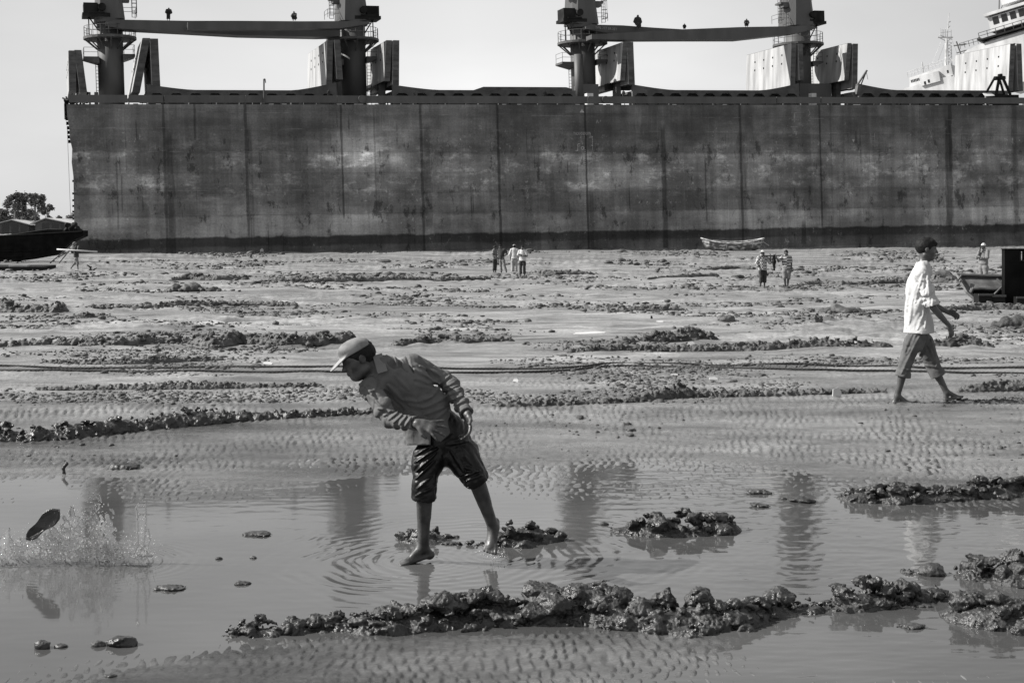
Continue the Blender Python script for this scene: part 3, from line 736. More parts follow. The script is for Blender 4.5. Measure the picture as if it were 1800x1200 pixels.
for k in range(14):
    a0, a1 = 2 * math.pi * k / 14, 2 * math.pi * (k + 1) / 14
    mbar((1024 + 2.5 * math.cos(a0), 260.5 + 2.5 * math.sin(a0)), (1024 + 2.5 * math.cos(a1), 260.5 + 2.5 * math.sin(a1)), .045)
for k in range(34):                        # draught marks running down
    py = 264 + k * 3.2; mbar((1027.6, py), (1029.2, py), .04)
for k in range(12): mbar((1040.8, 241 + k * 2.0), (1042.2 - (k % 2) * .5, 241 + k * 2.0), .035)
mbar((1038.5, 255.5), (1042.5, 255.5), .04); mbar((1038.5, 240), (1041.5, 240), .03)
mk.build_each('hull_marking', M_mark, ship); mk = MB()
# towing / ladder symbols
mbar((1391, 198.5), (1405, 198.5), .05); mbar((1391.5, 211), (1404.5, 211), .05); mbar((1396.5, 199), (1396.5, 215), .09); mbar((1409, 198.5), (1413, 198.5), .025)
mbar((1390, 223), (1402, 223), .06); mbar((1393, 227), (1399, 226), .16); mbar((1397.5, 228), (1398, 235), .03)
for a_, b_ in (((1421, 192), (1424, 200)), ((1424, 200), (1420, 205)), ((1420, 205), (1426, 206)), ((1426, 206), (1421, 212)), ((1421, 212), (1425, 213)), ((1425, 213), (1426, 206))): mbar(a_, b_, .035)
for a_, b_ in (((1530.5, 234.5), (1531.5, 259)), ((1537, 234.5), (1538, 259)), ((1530.5, 240), (1537, 240)), ((1530.5, 248), (1537.5, 248)), ((1530.5, 254), (1538, 254)), ((1533, 274), (1553, 268)), ((1573, 302), (1587, 289)), ((1632, 224), (1640, 247)), ((1632, 238), (1615, 275)), ((1613, 265), (1622, 285))): mbar(a_, b_, .035)
for k in range(9): mbar((1537 + k * 4.2, 262 + k * 3.6), (1542 + k * 4.2, 261 + k * 3.7), .025)
for k in range(7): mbar((1577 + k * 4, 296 - k * 1.2), (1582 + k * 4, 294 - k * 1.6), .025)
for k in range(10): mbar((1618 + k * 1.9, 272 - k * 4.2), (1621 + k * 1.9, 265 - k * 4.2), .022)
for a_, b_ in (((1050, 212), (1052, 217)), ((1048, 217), (1050, 211)), ((1055, 214), (1056, 211))): mbar(a_, b_, .05)
mk.build_each('chalk_scribble', M_scr, ship)
flat_text('TNCKHDB3150IN', 1007.5, 237.5, .48, 'hull_lettering', ship, M_mark, sx=.58)

# deck edge strip over a gap whose brightness comes from pale boxes
db = MB(); zs0 = Sz(700, 181, .1); zs1 = Sz(700, 168.5, .1)
xs = [Sx(120, .1)]
for px in (225, 288, 431, 592, 1004 + 30, 1365, 1443): xs.append(Sx(px, .1))
xs.append(XR)
for a_, b_ in zip(xs[:-1], xs[1:]): db.box(a_ + .06, b_ - .06, .1, .35, zs0 + random.Random(a_).uniform(-.03, .05), zs1)
db.build('bulwark_strip', M_crane, ship)
gb = MB(); rr = random.Random(5); x = Sx(225, .2)
gm = MB()
while x < XR - 2:
    w_ = rr.choice([.05, .08, .12, .5]); h_ = (zs0 - ZT)
    (gb if rr.random() < .65 else gm).box(x, x + w_, .15, .25, ZT + .002, ZT + h_ * (1 if w_ < .2 else .45))
    x += rr.choice([.5, .9, 1.4, 2.4])
gb.build_each('gap_light_bit', M_pale, ship); gm.build_each('pipe_bracket', M_dark, ship)  # pale boxes imitate lit posts and sky showing through the gap
# drum ends on the strip
for px in (636, 1036 + 28):
    q = MB(); x = Sx(px, 0); q.bar((x, -.15, (zs0 + zs1) / 2), (x, .1, (zs0 + zs1) / 2), .42, n=16); q.build('fairlead', M_deck, ship)

# hatch coamings with scalloped stays
def coaming(p0, p1, ends=(1, 1), n=None, hl=8, hr=8):
    d = 6.2; x0, x1 = Sx(p0, d, 165), Sx(p1, d, 165); zb = ZT; zt_ = Sz((p0 + p1) / 2, 160.5, d); za = Sz((p0 + p1) / 2, 164.5, d)
    n = n or max(3, round((p1 - p0) / 29)); b = MB(); w_ = (x1 - x0) / n
    # top band, rising to the ends
    N_ = 24; prev = None
    for i in range(N_ + 1):
        u = i / N_; x = x0 + (x1 - x0) * u
        e = max(0, 1 - u / .24) ** 1.3 * hl * ends[0] + max(0, 1 - (1 - u) / .24) ** 1.3 * hr * ends[1]
        z = zt_ + e * .066 + .12
        if prev: b.prism([(prev[0], za), (x, za), (x, z), (prev[0], prev[1])], d, d + .35)
        prev = (x, z)
    for k in range(n + 1):
        x = x0 + k * w_; fl = w_ * .22
        xa, xb = max(x - .18, x0), min(x + .18, x1)
        b.box(xa, xb, d, d + .35, zb, za)
        for s_ in (-1, 1):
            if (k == 0 and s_ < 0) or (k == n and s_ > 0): continue
            q = [(x + s_ * .18, za), (x + s_ * (.18 + fl), za), (x + s_ * (.18 + fl * .3), za - .32), (x + s_ * .18, za - .75)]
            if s_ > 0: q = q[::-1]
            b.prism(q, d, d + .35)
    b.box(x0, x1, d + 1.0, d + 1.2, zb, za - .002)
    b.box(x0, x1, d + .35, d + 12, za + .02, zt_)
    b.build('hatch_coaming', M_deck, ship)
coaming(258, 592, n=10, hl=9, hr=14); coaming(690, 1012, n=10, hl=9, hr=0); coaming(1112, 1405, n=10, hl=10, hr=14); coaming(1510, 1772, n=9, hl=12, hr=0)
lb = MB(); d = 7
x0, xa, xb, x1 = (Sx(p, d, 155) for p in (826, 850, 995, 1006)); z0, z1 = Sz(900, 161, d), Sz(900, 153, d)
lb.prism([(x0, z0), (x1, z0), (x1, z0 + .35), (xb, z1), (xa, z1)], d, d + 10); lb.build('flat_hatch_cover', M_cover_edge, ship)

# folded hatch covers: slabs standing on end across the ship
def slab(pa, pb, thick, name='hatch_cover', d0=6.3, wid=12.0, brk=None):
    """pa (bottom), pb (top): image points of the near left edge; thick in px"""
    (xa, za), (xb, zb) = S(*pa, d0), S(*pb, d0); t_ = thick * .064 * (1 + .0009 * 0)
    b = MB(); y0, y1 = d0, d0 + wid; m_ = .05
    b.hexa([(xa + m_, y0, za), (xa + t_, y0, za), (xa + t_, y1, za), (xa + m_, y1, za), (xb + m_, y0, zb), (xb + t_, y0, zb), (xb + t_, y1, zb), (xb + m_, y1, zb)])
    # ribs on the edge
    n = 9
    for k in range(1, n):
        u = k / n; x = xa + (xb - xa) * u; z = za + (zb - za) * u
        b.box(x + m_ + .04, x + t_ - .04, y0 - .05, y0, z - .04, z + .04)
    o = b.build(name, M_cover_edge, ship)
    f = MB(); f.hexa([(xa, y0 + .03, za + .05), (xa + m_, y0 + .03, za + .05), (xa + m_, y1 - .05, za + .05), (xa, y1 - .05, za + .05), (xb, y0 + .03, zb - .05), (xb + m_, y0 + .03, zb - .05), (xb + m_, y1 - .05, zb - .05), (xb, y1 - .05, zb - .05)])
    f.build('cover_face', M_cover, o)
    s_ = MB()
    for yy in (2.2, 4.6, 7.0, 9.4):
        for u in (.55, .75):
            x = xa + (xb - xa) * u; z = za + (zb - za) * u; s_.box(x - .03, x, y0 + yy, y0 + yy + .22, z, z + .22)
    s_.build_each('lashing_stud', M_dark, o)
    return o
slab((121, 160), (120, 89), 12, wid=11); slab((140, 162), (130, 88), 12, wid=11)
slab((232, 163), (250, 67), 13, wid=11); slab((267, 152), (263, 68), 14, wid=11)
slab((573, 150), (574.5, 71), 11); slab((592, 140), (587, 70), 11)
slab((675, 143), (678.5, 71), 11); slab((690, 150), (690.5, 71), 12)
slab((1090, 142), (1094.5, 74), 10); slab((1105, 149), (1102, 74), 13)
slab((1389, 152), (1391, 76), 11); slab((1405, 142), (1403, 77), 10)
slab((1484, 142), (1489.5, 76), 10); slab((1498, 156), (1499, 77), 12)
slab((1772, 160), (1776, 77), 12); slab((1790, 160), (1787, 77), 12)
for (px, w_) in ((668, 10), (1083, 10), (1470, 10), (593, 8)):
    b = MB(); d = 9; x = Sx(px, d, 150); b.box(x, x + w_ * .064, d, d + 1.2, ZT, Sz(px, 138, d)); b.build('cover_bracket', M_deck, ship)
for (px0, px1) in ((664, 700), (1068, 1112), (1452, 1500)):
    b = MB(); d = 10; b.box(Sx(px0, d, 160), Sx(px1, d, 160), d, d + 1.0, Sz(px0, 158, d), Sz(px0, 147, d)); b.build('hinge_beam', M_dark, ship)

# deck cranes
def ring(cx, cy, r0, r1, z0, z1, b, n=20, a0=0, a1=2 * math.pi):
    for k in range(n):
        p, q = a0 + (a1 - a0) * k / n, a0 + (a1 - a0) * (k + 1) / n
        c = [(cx + r * math.cos(a), cy + r * math.sin(a)) for r, a in ((r0, p), (r1, p), (r1, q), (r0, q))]
        b.hexa([(*c[0], z0), (*c[1], z0), (*c[2], z0), (*c[3], z0), (*c[0], z1), (*c[1], z1), (*c[2], z1), (*c[3], z1)])
def rails(pts, h, b, r=.03, closed=False):
    P = [Vector(p) for p in pts]
    for i, p in enumerate(P): b.bar(p, p + Vector((0, 0, h)), r, n=4)
    for p, q in zip(P, P[1:] + (P[:1] if closed else [])):
        for u in (.5, 1): b.bar(p + Vector((0, 0, h * u)), q + Vector((0, 0, h * u)), r * .9, n=4)
def ladder(x, y, z0, z1, wx, b, cage=True):
    for s_ in (0, wx): b.bar((x + s_, y, z0), (x + s_, y, z1), .035, n=4)
    z = z0
    while z < z1: b.bar((x, y, z), (x + wx, y, z), .025, n=4); z += .38
    if cage:
        z = z0 + .4
        while z < z1: 
            for s_ in (0, wx): b.bar((x + s_, y, z), (x + s_, y - .6, z), .025, n=4)
            b.bar((x, y - .6, z), (x + wx, y - .6, z), .025, n=4); z += 1.1
        for s_ in (0, wx): b.bar((x + s_, y - .6, z0 + .4), (x + s_, y - .6, z1), .025, n=4)

def crane(px, flip, plat_y, wpx, top=-95):
    d = 12.0; xc, _ = S(px, 120, d); sc = (146 + xc * math.sin(TH) + d) / FPX; r = wpx * sc / 2
    zP = Sz(px, plat_y, d); z0 = ZT; zH = zP + 9 * sc; zT = Sz(px, top, d)
    b = MB(); b.bar((xc, d, z0), (xc, d, zP + 26 * sc), r, n=28); root = b.build('deck_crane', M_crane, ship, smooth=False)
    for p in root.data.polygons: p.use_smooth = len(p.vertices) == 4
    f = flip
    # platform with braces and railing
    pb = MB(); ro = r * 2.05; ring(xc, d, r * .9, ro, zP - .28, zP, pb, 24)
    for k in range(12):
        a = 2 * math.pi * k / 12
        pb.bar((xc + math.cos(a) * ro * .95, d + math.sin(a) * ro * .95, zP - .25), (xc + math.cos(a) * r * .98, d + math.sin(a) * r * .98, zP - 22 * sc), .08, n=5)
    pb.build('platform', M_deck, root)
    rb = MB(); rails([(xc + math.cos(a) * ro * .97, d + math.sin(a) * ro * .97, zP) for a in np.linspace(0, 2 * math.pi, 20)[:-1]], 18 * sc, rb, closed=True); rb.build('railing', M_deck, root)
    # lower brackets
    lbk = MB(); zl = zP - 36 * sc; w_ = r * 1.0
    for s_ in (-1, 1):
        z_ = zl + (0 if s_ < 0 else 5 * sc); x_in, x_out = xc + s_ * r * .9, xc + s_ * (r + w_ * (1.1 if s_ < 0 else .85))
        pts = [(x_in, z_ - .75), (x_out, z_ - .25), (x_out, z_), (x_in, z_)]
        if s_ < 0: pts = pts[::-1]
        lbk.prism(pts[::-1] if False else pts, d - 1.2, d + 1.2)
    lbk.build_each('service_bracket', M_deck, root)
    r2 = MB()
    for s_ in (-1, 1):
        z_ = zl + (0 if s_ < 0 else 5 * sc); x_in, x_out = xc + s_ * r, xc + s_ * (r + w_ * (1.05 if s_ < 0 else .8))
        rails([(x_in, d - 1.15, z_), (x_out, d - 1.15, z_), (x_out, d + 1.15, z_)], 16 * sc, r2, r=.028)
    ladder(xc - f * r * 1.15, d + .4, z0, zl, .45, r2, cage=False)
    r2.build('service_rail', M_deck, root)
    # slewing house: tall tapered box above a flared collar
    hb_ = MB(); zc = zP + 22 * sc; wb = r * 1.12
    ring(xc, d, 0.05, r * 1.2, zP + 24 * sc, zP + 31 * sc, hb_, 20)
    def sec(z, l, rr_, y0, y1, ch): return [(xc - l + ch, y0, z), (xc + rr_ - ch, y0, z), (xc + rr_, y0 + ch, z), (xc + rr_, y1, z), (xc - l, y1, z), (xc - l, y0 + ch, z)]
    zs_ = [zP + 30 * sc, zP + 66 * sc, zP + 110 * sc, zT]; ws = [(1.15, 1.15), (1.05, .98), (.92, .85), (.62, .58)]
    prev = None
    for z_, (l, rr_) in zip(zs_, ws):
        c = sec(z_, r * l, r * rr_, d - r * l, d + r * l, r * .35)
        i = len(hb_.v); hb_.v += c
        if prev is not None:
            for k in range(6): hb_.f.append((prev + k, prev + (k + 1) % 6, i + (k + 1) % 6, i + k))
        else: hb_.f.append(tuple(range(i + 5, i - 1, -1)))
        prev = i
    hb_.f.append(tuple(range(prev, prev + 6)))
    # top sheaves and head frame
    hb_.box(xc - r * .8, xc + r * .8, d - 1.0, d + 1.0, zT - .9, zT + .2)
    for s_ in (-1, 1): hb_.bar((xc + s_ * r * .7, d - .6, zT - .2), (xc + s_ * r * .7, d + .6, zT - .2), .6, n=12)
    hb_.build('crane_house', M_crane, root)
    # operator cab / winch on the side away from the jib
    wb_ = MB(); xw = xc - f * (r * 1.45); zw = zP + 34 * sc
    wb_.box(xw - .75, xw + .75, d - 1.6, d + .6, zw + .3, zw + 22 * sc)
    wb_.box(min(xw - f * .9, xc), max(xw - f * .9, xc), d - 1.8, d + .8, zw - .1, zw + .28)
    for z_, w2 in ((zw + 44 * sc, 1.15), (zw + 84 * sc, .9)):
        wb_.box(min(xw, xc), max(xw, xc), d - 1.1, d + .4, z_, z_ + .2); wb_.box(xw - .5, xw + .3, d - .9, d + .2, z_ + .2, z_ + 1.5)
    wb_.box(min(xw, xw + f * 1.2) - .3, max(xw, xw + f * 1.2) + .3, d - 1.9, d - .3, zw + .25, zw + 6 * sc)
    wb_.bar((xw + f * 1.2, d - 2.2, zw + 14 * sc), (xw + f * 1.2, d - .9, zw + 14 * sc), .42, n=14)
    wb_.bar((xw - f * .2, d - .5, zw), (xw + f * 1.2, d - .5, zP + .1), .08, n=5); wb_.bar((xw - f * .2, d - .5, zw), (xw - f * .2, d - .5, zP + .1), .07, n=5)
    wb_.build_each('winch_box', M_dark, root)
    # ladder and cable brackets on the jib side
    l2 = MB(); xl = xc + f * (r * 1.75); zl2 = zP + 36 * sc
    ladder(xl, d, zl2, zl2 + 70 * sc, .5, l2); rails([(xc + f * r, d - 1, zl2), (xl + f * .4, d - 1, zl2), (xl + f * .4, d + 1, zl2)], 14 * sc, l2)
    for z_ in (zl2 + 32 * sc, zl2 + 66 * sc): l2.box(min(xc, xl), max(xc, xl), d - .8, d + .8, z_, z_ + .22); l2.box(min(xc + f * r * .9, xl - f * .3), max(xc + f * r * .9, xl - f * .3), d - .9, d + .3, z_ - .45, z_)
    l2.build('access_ladder', M_deck, root)
    return root, xc, r, zP, sc, d
cr1 = crane(195, 1, 66, 44); cr2 = crane(621, -1, 70, 45); cr3 = crane(1025, 1, 75, 43); cr4 = crane(1404, -1, 78, 43)
def jib(pts_top, pts_bot, d, parent, th=1.9, name='jib'):
    b = MB(); T = [S(x, y, d) for x, y in pts_top]; B = [S(x, y, d) for x, y in pts_bot]
    for s_ in (0, th):
        for i in range(len(T) - 1):
            b.prism([B[i], B[i + 1], T[i + 1], T[i]], d + s_, d + s_ + .35)
    for i in range(len(T) - 1):
        for u in (0, .5):
            p = [a + (c - a) * u for a, c in zip(T[i], T[i + 1])]; q = [a + (c - a) * u for a, c in zip(B[i], B[i + 1])]
            b.box(min(p[0], q[0]), min(p[0], q[0]) + .25, d + .36, d + th - .01, (p[1] + q[1]) / 2 - .2, (p[1] + q[1]) / 2 + .2)
        b.prism([(T[i][0], T[i][1] - .12), (T[i + 1][0], T[i + 1][1] - .12), (T[i + 1][0], T[i + 1][1] - .02), (T[i][0], T[i][1] - .02)], d + .36, d + th - .005)
        b.prism([(B[i][0], B[i][1] + .02), (B[i + 1][0], B[i + 1][1] + .02), (B[i + 1][0], B[i + 1][1] + .1), (B[i][0], B[i][1] + .1)], d + .36, d + th - .005)
    return b.build(name, M_crane, parent)
jib([(186, 38), (215, 35), (330, 37), (420, 37), (560, 38), (598, 38)], [(186, 46), (215, 51), (330, 57), (420, 62), (560, 65), (598, 64)], 9.4, cr1[0])
jib([(330, 39), (480, 38), (600, 37.5), (650, 38.5)], [(330, 52), (480, 52), (600, 50), (650, 42)], 6.8, cr2[0], th=1.2)
j3 = jib([(1030, 47), (1040, 43.5), (1095, 45), (1150, 49), (1210, 52.5)], [(1030, 51), (1060, 57), (1095, 60), (1150, 58), (1210, 57)], 9.2, cr3[0])
jib([(1040, 61), (1095, 58), (1200, 52), (1300, 48), (1420, 46), (1437, 48)], [(1040, 69), (1095, 70.5), (1200, 70), (1300, 70), (1400, 59), (1437, 50)], 6.9, cr4[0], th=1.5)
flat_text('SWL 25T 5R-22T', 1046.5, 50.3, .42, 'jib_lettering', j3, M_mark, d=9.19, sx=.95)
o_ = bpy.data.objects['jib_lettering']; o_.rotation_euler = (R(90), R(4), 0)
# crane three stands on a box pedestal with a pale lit post
b = MB(); d = 9; b.box(Sx(1022, d, 150), Sx(1052, d, 150), d, d + 3, ZT, Sz(1030, 148, d)); b.build('pedestal', M_crane, ship)
b = MB(); b.bar((Sx(1018, 9.4, 150), 9.4, ZT), (Sx(1018, 9.4, 150), 9.4, Sz(1018, 96, 9.4)), .55, n=12); b.build('vent_post', M_crane, ship, smooth=True)
b = MB(); d = 11; b.box(Sx(1392, d, 150), Sx(1447, d, 150), d - 2, d + 2, ZT, Sz(1420, 150, d)); b.box(Sx(1440, d, 160), Sx(1448, d, 160), 3, 5, ZT, Sz(1440, 163, 4)); b.build('mast_house', M_crane, ship)
# A-frame scrap, pale plate and davit at the right end of the deck
b = MB(); d = 3
def sb(p, q, r, dd=(3, 3)): b.bar((S(*p, dd[0])[0], dd[0], S(*p, dd[0])[1]), (S(*q, dd[1])[0], dd[1], S(*q, dd[1])[1]), r, n=5)
sb((1734, 163), (1748, 138), .16); sb((1751, 167), (1757, 134), .2); sb((1776, 167), (1762, 135), .2); sb((1765, 166), (1757, 140), .16, (5, 4)); sb((1748, 138), (1766, 137), .28); sb((1755, 133), (1761, 132), .2)
b.box(Sx(1730, 3, 165), Sx(1782, 3, 165), 2, 5, ZT, Sz(1750, 168, 3)); b.build('scrap_frame', M_dark, ship)
b = MB(); x0, x1 = Sx(1726, 2.2, 166), Sx(1746, 2.2, 166); b.hexa([(x0, 1.5, Sz(1726, 170, 1.5)), (x1 - .3, 1.5, Sz(1744, 169, 1.5)), (x1, 2.6, Sz(1746, 164, 2.2)), (x0 + .4, 2.6, Sz(1730, 164, 2.2))] + [(x0, 1.5, Sz(1726, 169, 1.5)), (x1 - .3, 1.5, Sz(1744, 168, 1.5)), (x1, 2.6, Sz(1746, 163, 2.2)), (x0 + .4, 2.6, Sz(1730, 163, 2.2))]); b.box(x0 + .05, x0 + .2, 1.55, 1.7, ZT, Sz(1728, 170, 1.5)); b.build('loose_plate', M_pale, ship)
b = MB(); sb((1507, 169), (1507, 148), .2); sb((1507, 150), (1524, 124), .13); sb((1510, 158), (1523, 126), .08); sb((1523, 127), (1525.5, 140), .03); sb((1506, 167), (1509, 150), .35); b.build('davit_crane', M_deck, ship)
b = MB(); sb((464, 183), (464, 139), .09, (.0, .0)); sb((464, 140), (466, 139), .07, (0, 0)); sb((466, 139), (467, 146), .05, (0, 0)); b.build('vent_pipe', M_crane, ship)
for (px, w_) in ((166, 6), (156, 3), (700 + 30, 4), (1427, 10), (1035 - 3, 12)):
    b = MB(); d = 4; x = Sx(px, d, 165); b.box(x, x + w_ * .065, d, d + .8, ZT, Sz(px, 162 if w_ < 9 else 164, d)); b.build('deck_box', M_pale if w_ > 9 else M_deck, ship)
b = MB()
rr = random.Random(3)
for k in range(26):          # torn bits along the cut edge of the deck
    x = Sx(116, 3, 165) + rr.uniform(0, 2.2); z = ZT + rr.uniform(0, .6); s_ = rr.uniform(.1, .35)
    b.bar((x, rr.uniform(0, 3), z), (x + rr.uniform(-.5, .5), rr.uniform(0, 3), z + rr.uniform(.1, .8)), s_ * .4, n=5)
b.build('torn_plating', M_dark, ship)

# ------------------------------------------------------------------ white ships behind
def wtag(name, label): return empty(name, (0, 0, 0), label, 'ship', 'white ships beyond the big hull')
Y = 250.0; q_ = .95; a = R(24)
def frame(px, py, Y):     # local frame origin
    return W(px, py, Y)
big = empty('white_ship', tuple(frame(1700, 130, Y)), 'tall white ship superstructure with bridge windows showing above the hull at the top right', 'ship', 'white ships beyond the big hull', rot=(0, R(-12), R(-36)))
# local x along to the right and rising (the ship lists), z up ; 0.1 m per px
u_ = .1
b = MB(); b.prism([(5, -4), (30, -4), (30, 3.2), (12, 4.5), (2.6, 4.4), (-.4, 3.6), (-2.4, 3.2)][::1], 0, 12)
b.prism([(-.2, 4.1), (5.2, 4.9), (30, 4.9), (30, 3.3), (12, 3.3), (-.3, 3.5)][::-1], 1, 10)
b.build('superstructure', M_white, big)
BM = big.matrix_basis
b = MB(); b.box(5.4, 30, .2, 11, 6.0, 8.6); b.box(5.0, 30, -.4, 11, 8.8, 9.3); b.box(8, 30, 1, 9, 10.2, 12.6); b.build('bridge', M_white, big)
b = MB(); b.box(3.4, 30, -.6, 11.5, 4.92, 5.2); b.build('bridge_deck', M_dark, big)
rb = MB(); rails([(x, -.5, 5.2) for x in np.arange(3.5, 30, 1.5)], 1.1, rb, r=.06); rails([(x, 0, 4.6) for x in np.arange(-.2, 3.5, .8)], 1.0, rb, r=.05); rb.build('railing', M_deck, big)
for k in range(12):
    b = MB(); x = 6.2 + k * 1.5; b.box(x, x + (1.0 if k not in (4,) else 1.35), .14, .19, 7.1, 8.4); b.build('bridge_window', M_window, big)
for x in (2.6, 6.6, 8.7, 11.1, 12.2, 15, 17):
    b = MB(); b.box(x, x + .38, -.05, .002, 1.6 + .02 * x, 2.7 + .02 * x); b.build('porthole', M_window, big)
b = MB(); b.bar((7, 2, 9.2), (7.6, 2, 11.8), .1); b.bar((7, 2, 9.2), (8.4, 2, 11), .06); b.bar((-.4, .5, 3), (-.8, .5, 6.2), .12); b.bar((-1.4, .5, 5.6), (.8, .5, 5.3), .12); b.bar((-1.2, .5, 4.2), (.6, .5, 4.2), .1); b.bar((3.0, .5, 5.6), (3.9, .5, 4.6), .4); b.build('rigging', M_deck, big)
Y = 320.0
sm = empty('white_ship', tuple(W(1580, 170, Y)), 'small listing white ship with a tall lattice radar mast at right', 'ship', 'white ships beyond the big hull', rot=(0, R(-12), R(-32)))
k_ = Y / FPX
b = MB(); b.prism([(0, -3), (12.8, -3), (12.8, 1.5), (2.0, 1.5), (0, 1.2)], 0, 10); b.build('superstructure', M_white, sm)
b = MB(); b.prism([(2.6, 1.5), (12.5, 1.5), (12.5, 4.1), (3, 3.6)], .6, 8); b.build('wheelhouse', M_white, sm)
b = MB(); b.box(5.5, 9.8, -.4, 6, .9, 3.2); b.build('side_house', M_white, sm)
for i in range(7):
    b = MB(); b.box(3.2 + i * .34, 3.4 + i * .34, .55, .6, 2.4, 3.0); b.build('bridge_window', M_window, sm)
for x, z in ((6.2, -1.4), (7.1, -1.2), (11.6, -.3)):
    b = MB(); b.box(x, x + .4, -.46, -.40, z + 2.4, z + 3.1); b.build('porthole', M_window, sm)
b = MB(); rails([(2.7 + i * .8, .7, 3.7 + i * .05) for i in range(13)], 1.3, b, r=.05); b.bar((6.2, 1, 3.8), (6.4, 1, 6.3), .13); b.bar((7.4, 1, 3.8), (7.5, 1, 5.6), .07); b.build('railing', M_pale, sm)
ms = MB()
def wl(px, py): v_ = Vector(W(px, py, Y + 3)); return sm.matrix_basis.inverted() @ v_ if False else v_
Mi = (Matrix.Translation(sm.location) @ sm.rotation_euler.to_matrix().to_4x4()).inverted()
def mb_(p, q, r): ms.bar(Mi @ Vector(W(*p, Y + 3)), Mi @ Vector(W(*q, Y + 3)), r, n=5)
mb_((1662, 132), (1663, 68), .32); mb_((1674, 130), (1672, 80), .09); mb_((1668, 132), (1666, 74), .08)
for k in range(9): mb_((1667, 128 - k * 6), (1673.5, 124 - k * 6), .07); mb_((1673.5, 124 - k * 6), (1667, 122 - k * 6), .07)
mb_((1648, 66), (1675, 66), .16); mb_((1652, 62), (1674, 70), .10); mb_((1662, 72), (1652, 67), .1); mb_((1664, 74), (1673, 67), .1)
for x in (1653, 1656, 1659, 1662, 1672): mb_((x, 66), (x, 50 + (x % 3) * 3), .06)
mb_((1653, 58), (1672, 56), .05); mb_((1665, 66), (1668, 24), .10); mb_((1667, 40), (1671, 38), .12); mb_((1666, 50), (1670, 46), .1); mb_((1655, 72), (1636, 118), .03); mb_((1660, 78), (1645, 118), .03); mb_((1674, 72), (1684, 98), .03)
ms.build('radar_mast', M_pale, sm)
# ------------------------------------------------------------------ people
def offset_mesh(o, base):
    o.data.transform(Matrix.Translation(-Vector(base)))

def apply_folds(v, folds):
    m = np.abs(v.F) < .03; i = np.nonzero(m)
    x, y, z = v.ax[0][i[0]], v.ax[1][i[1]], v.ax[2][i[2]]; px = CX + x / y * FPX; py = HY - (z - CAMZ) / y * FPX
    d = np.zeros(len(x))
    for pts, amp, w_ in folds:
        best = np.full(len(x), 1e9)
        for (x0, y0), (x1, y1) in zip(pts[:-1], pts[1:]):
            dx, dy = x1 - x0, y1 - y0; L2 = dx * dx + dy * dy; t = np.clip(((px - x0) * dx + (py - y0) * dy) / L2, 0, 1)
            best = np.minimum(best, np.hypot(px - x0 - t * dx, py - y0 - t * dy) / (1 - .45 * np.abs(2 * t - 1) ** 2))
        d += amp * (np.exp(-(best / w_) ** 2) - .45 * np.exp(-((best - w_ * 1.7) / w_) ** 2))
    v.F[i] -= d.astype(np.float32)
def ZL(X0, Y0_, s, lst): return [([(X0 + a / s, Y0_ + b / s) for a, b in pts], amp, w_) for pts, amp, w_ in lst]
def head_prims(c, f, u, k=1.0):
    f = unit(f); u = v3(u) - f * (v3(u) @ f); u = unit(u); s = np.cross(f, u); c = v3(c)
    P = lambda a, b, d=0: c + k * (f * a + u * b + s * d)
    ax = (s, f, u)
    add = [(ell(P(-.012, .022), (.074 * k, .094 * k, .084 * k), ax), 0), (ell(P(.030, -.032), (.060 * k, .062 * k, .080 * k), ax), .03),
           (ell(P(.046, -.088), (.038 * k, .036 * k, .027 * k), ax), .025), (rc(P(-.02, -.06, .05), P(.045, -.085, .025), .02 * k, .018 * k), .02), (rc(P(-.02, -.06, -.05), P(.045, -.085, -.025), .02 * k, .018 * k), .02),
           (ell(P(.076, .024), (.046 * k, .018 * k, .011 * k), ax), .012), (rc(P(.086, .012), P(.107, -.026), .008 * k, .0125 * k), .010),
           (ell(P(.090, -.052), (.023 * k, .011 * k, .006 * k), ax), .004), (ell(P(.088, -.064), (.020 * k, .011 * k, .006 * k), ax), .004),
           (ell(P(-.008, -.004, .077), (.009 * k, .020 * k, .031 * k), ax), .006), (ell(P(-.008, -.004, -.077), (.009 * k, .020 * k, .031 * k), ax), .006),
           (ell(P(.045, -.03, .042), (.02 * k, .024 * k, .018 * k), ax), .02), (ell(P(.045, -.03, -.042), (.02 * k, .024 * k, .018 * k), ax), .02)]
    sub = [ell(P(.092, .006, .030), (.016 * k, .012 * k, .009 * k), ax), ell(P(.092, .006, -.030), (.016 * k, .012 * k, .009 * k), ax)]
    eye = [(ell(P(.074, .006, .030), (.012 * k,) * 3, ax), 0), (ell(P(.074, .006, -.030), (.012 * k,) * 3, ax), 0)]
    return add, sub, eye, P, ax

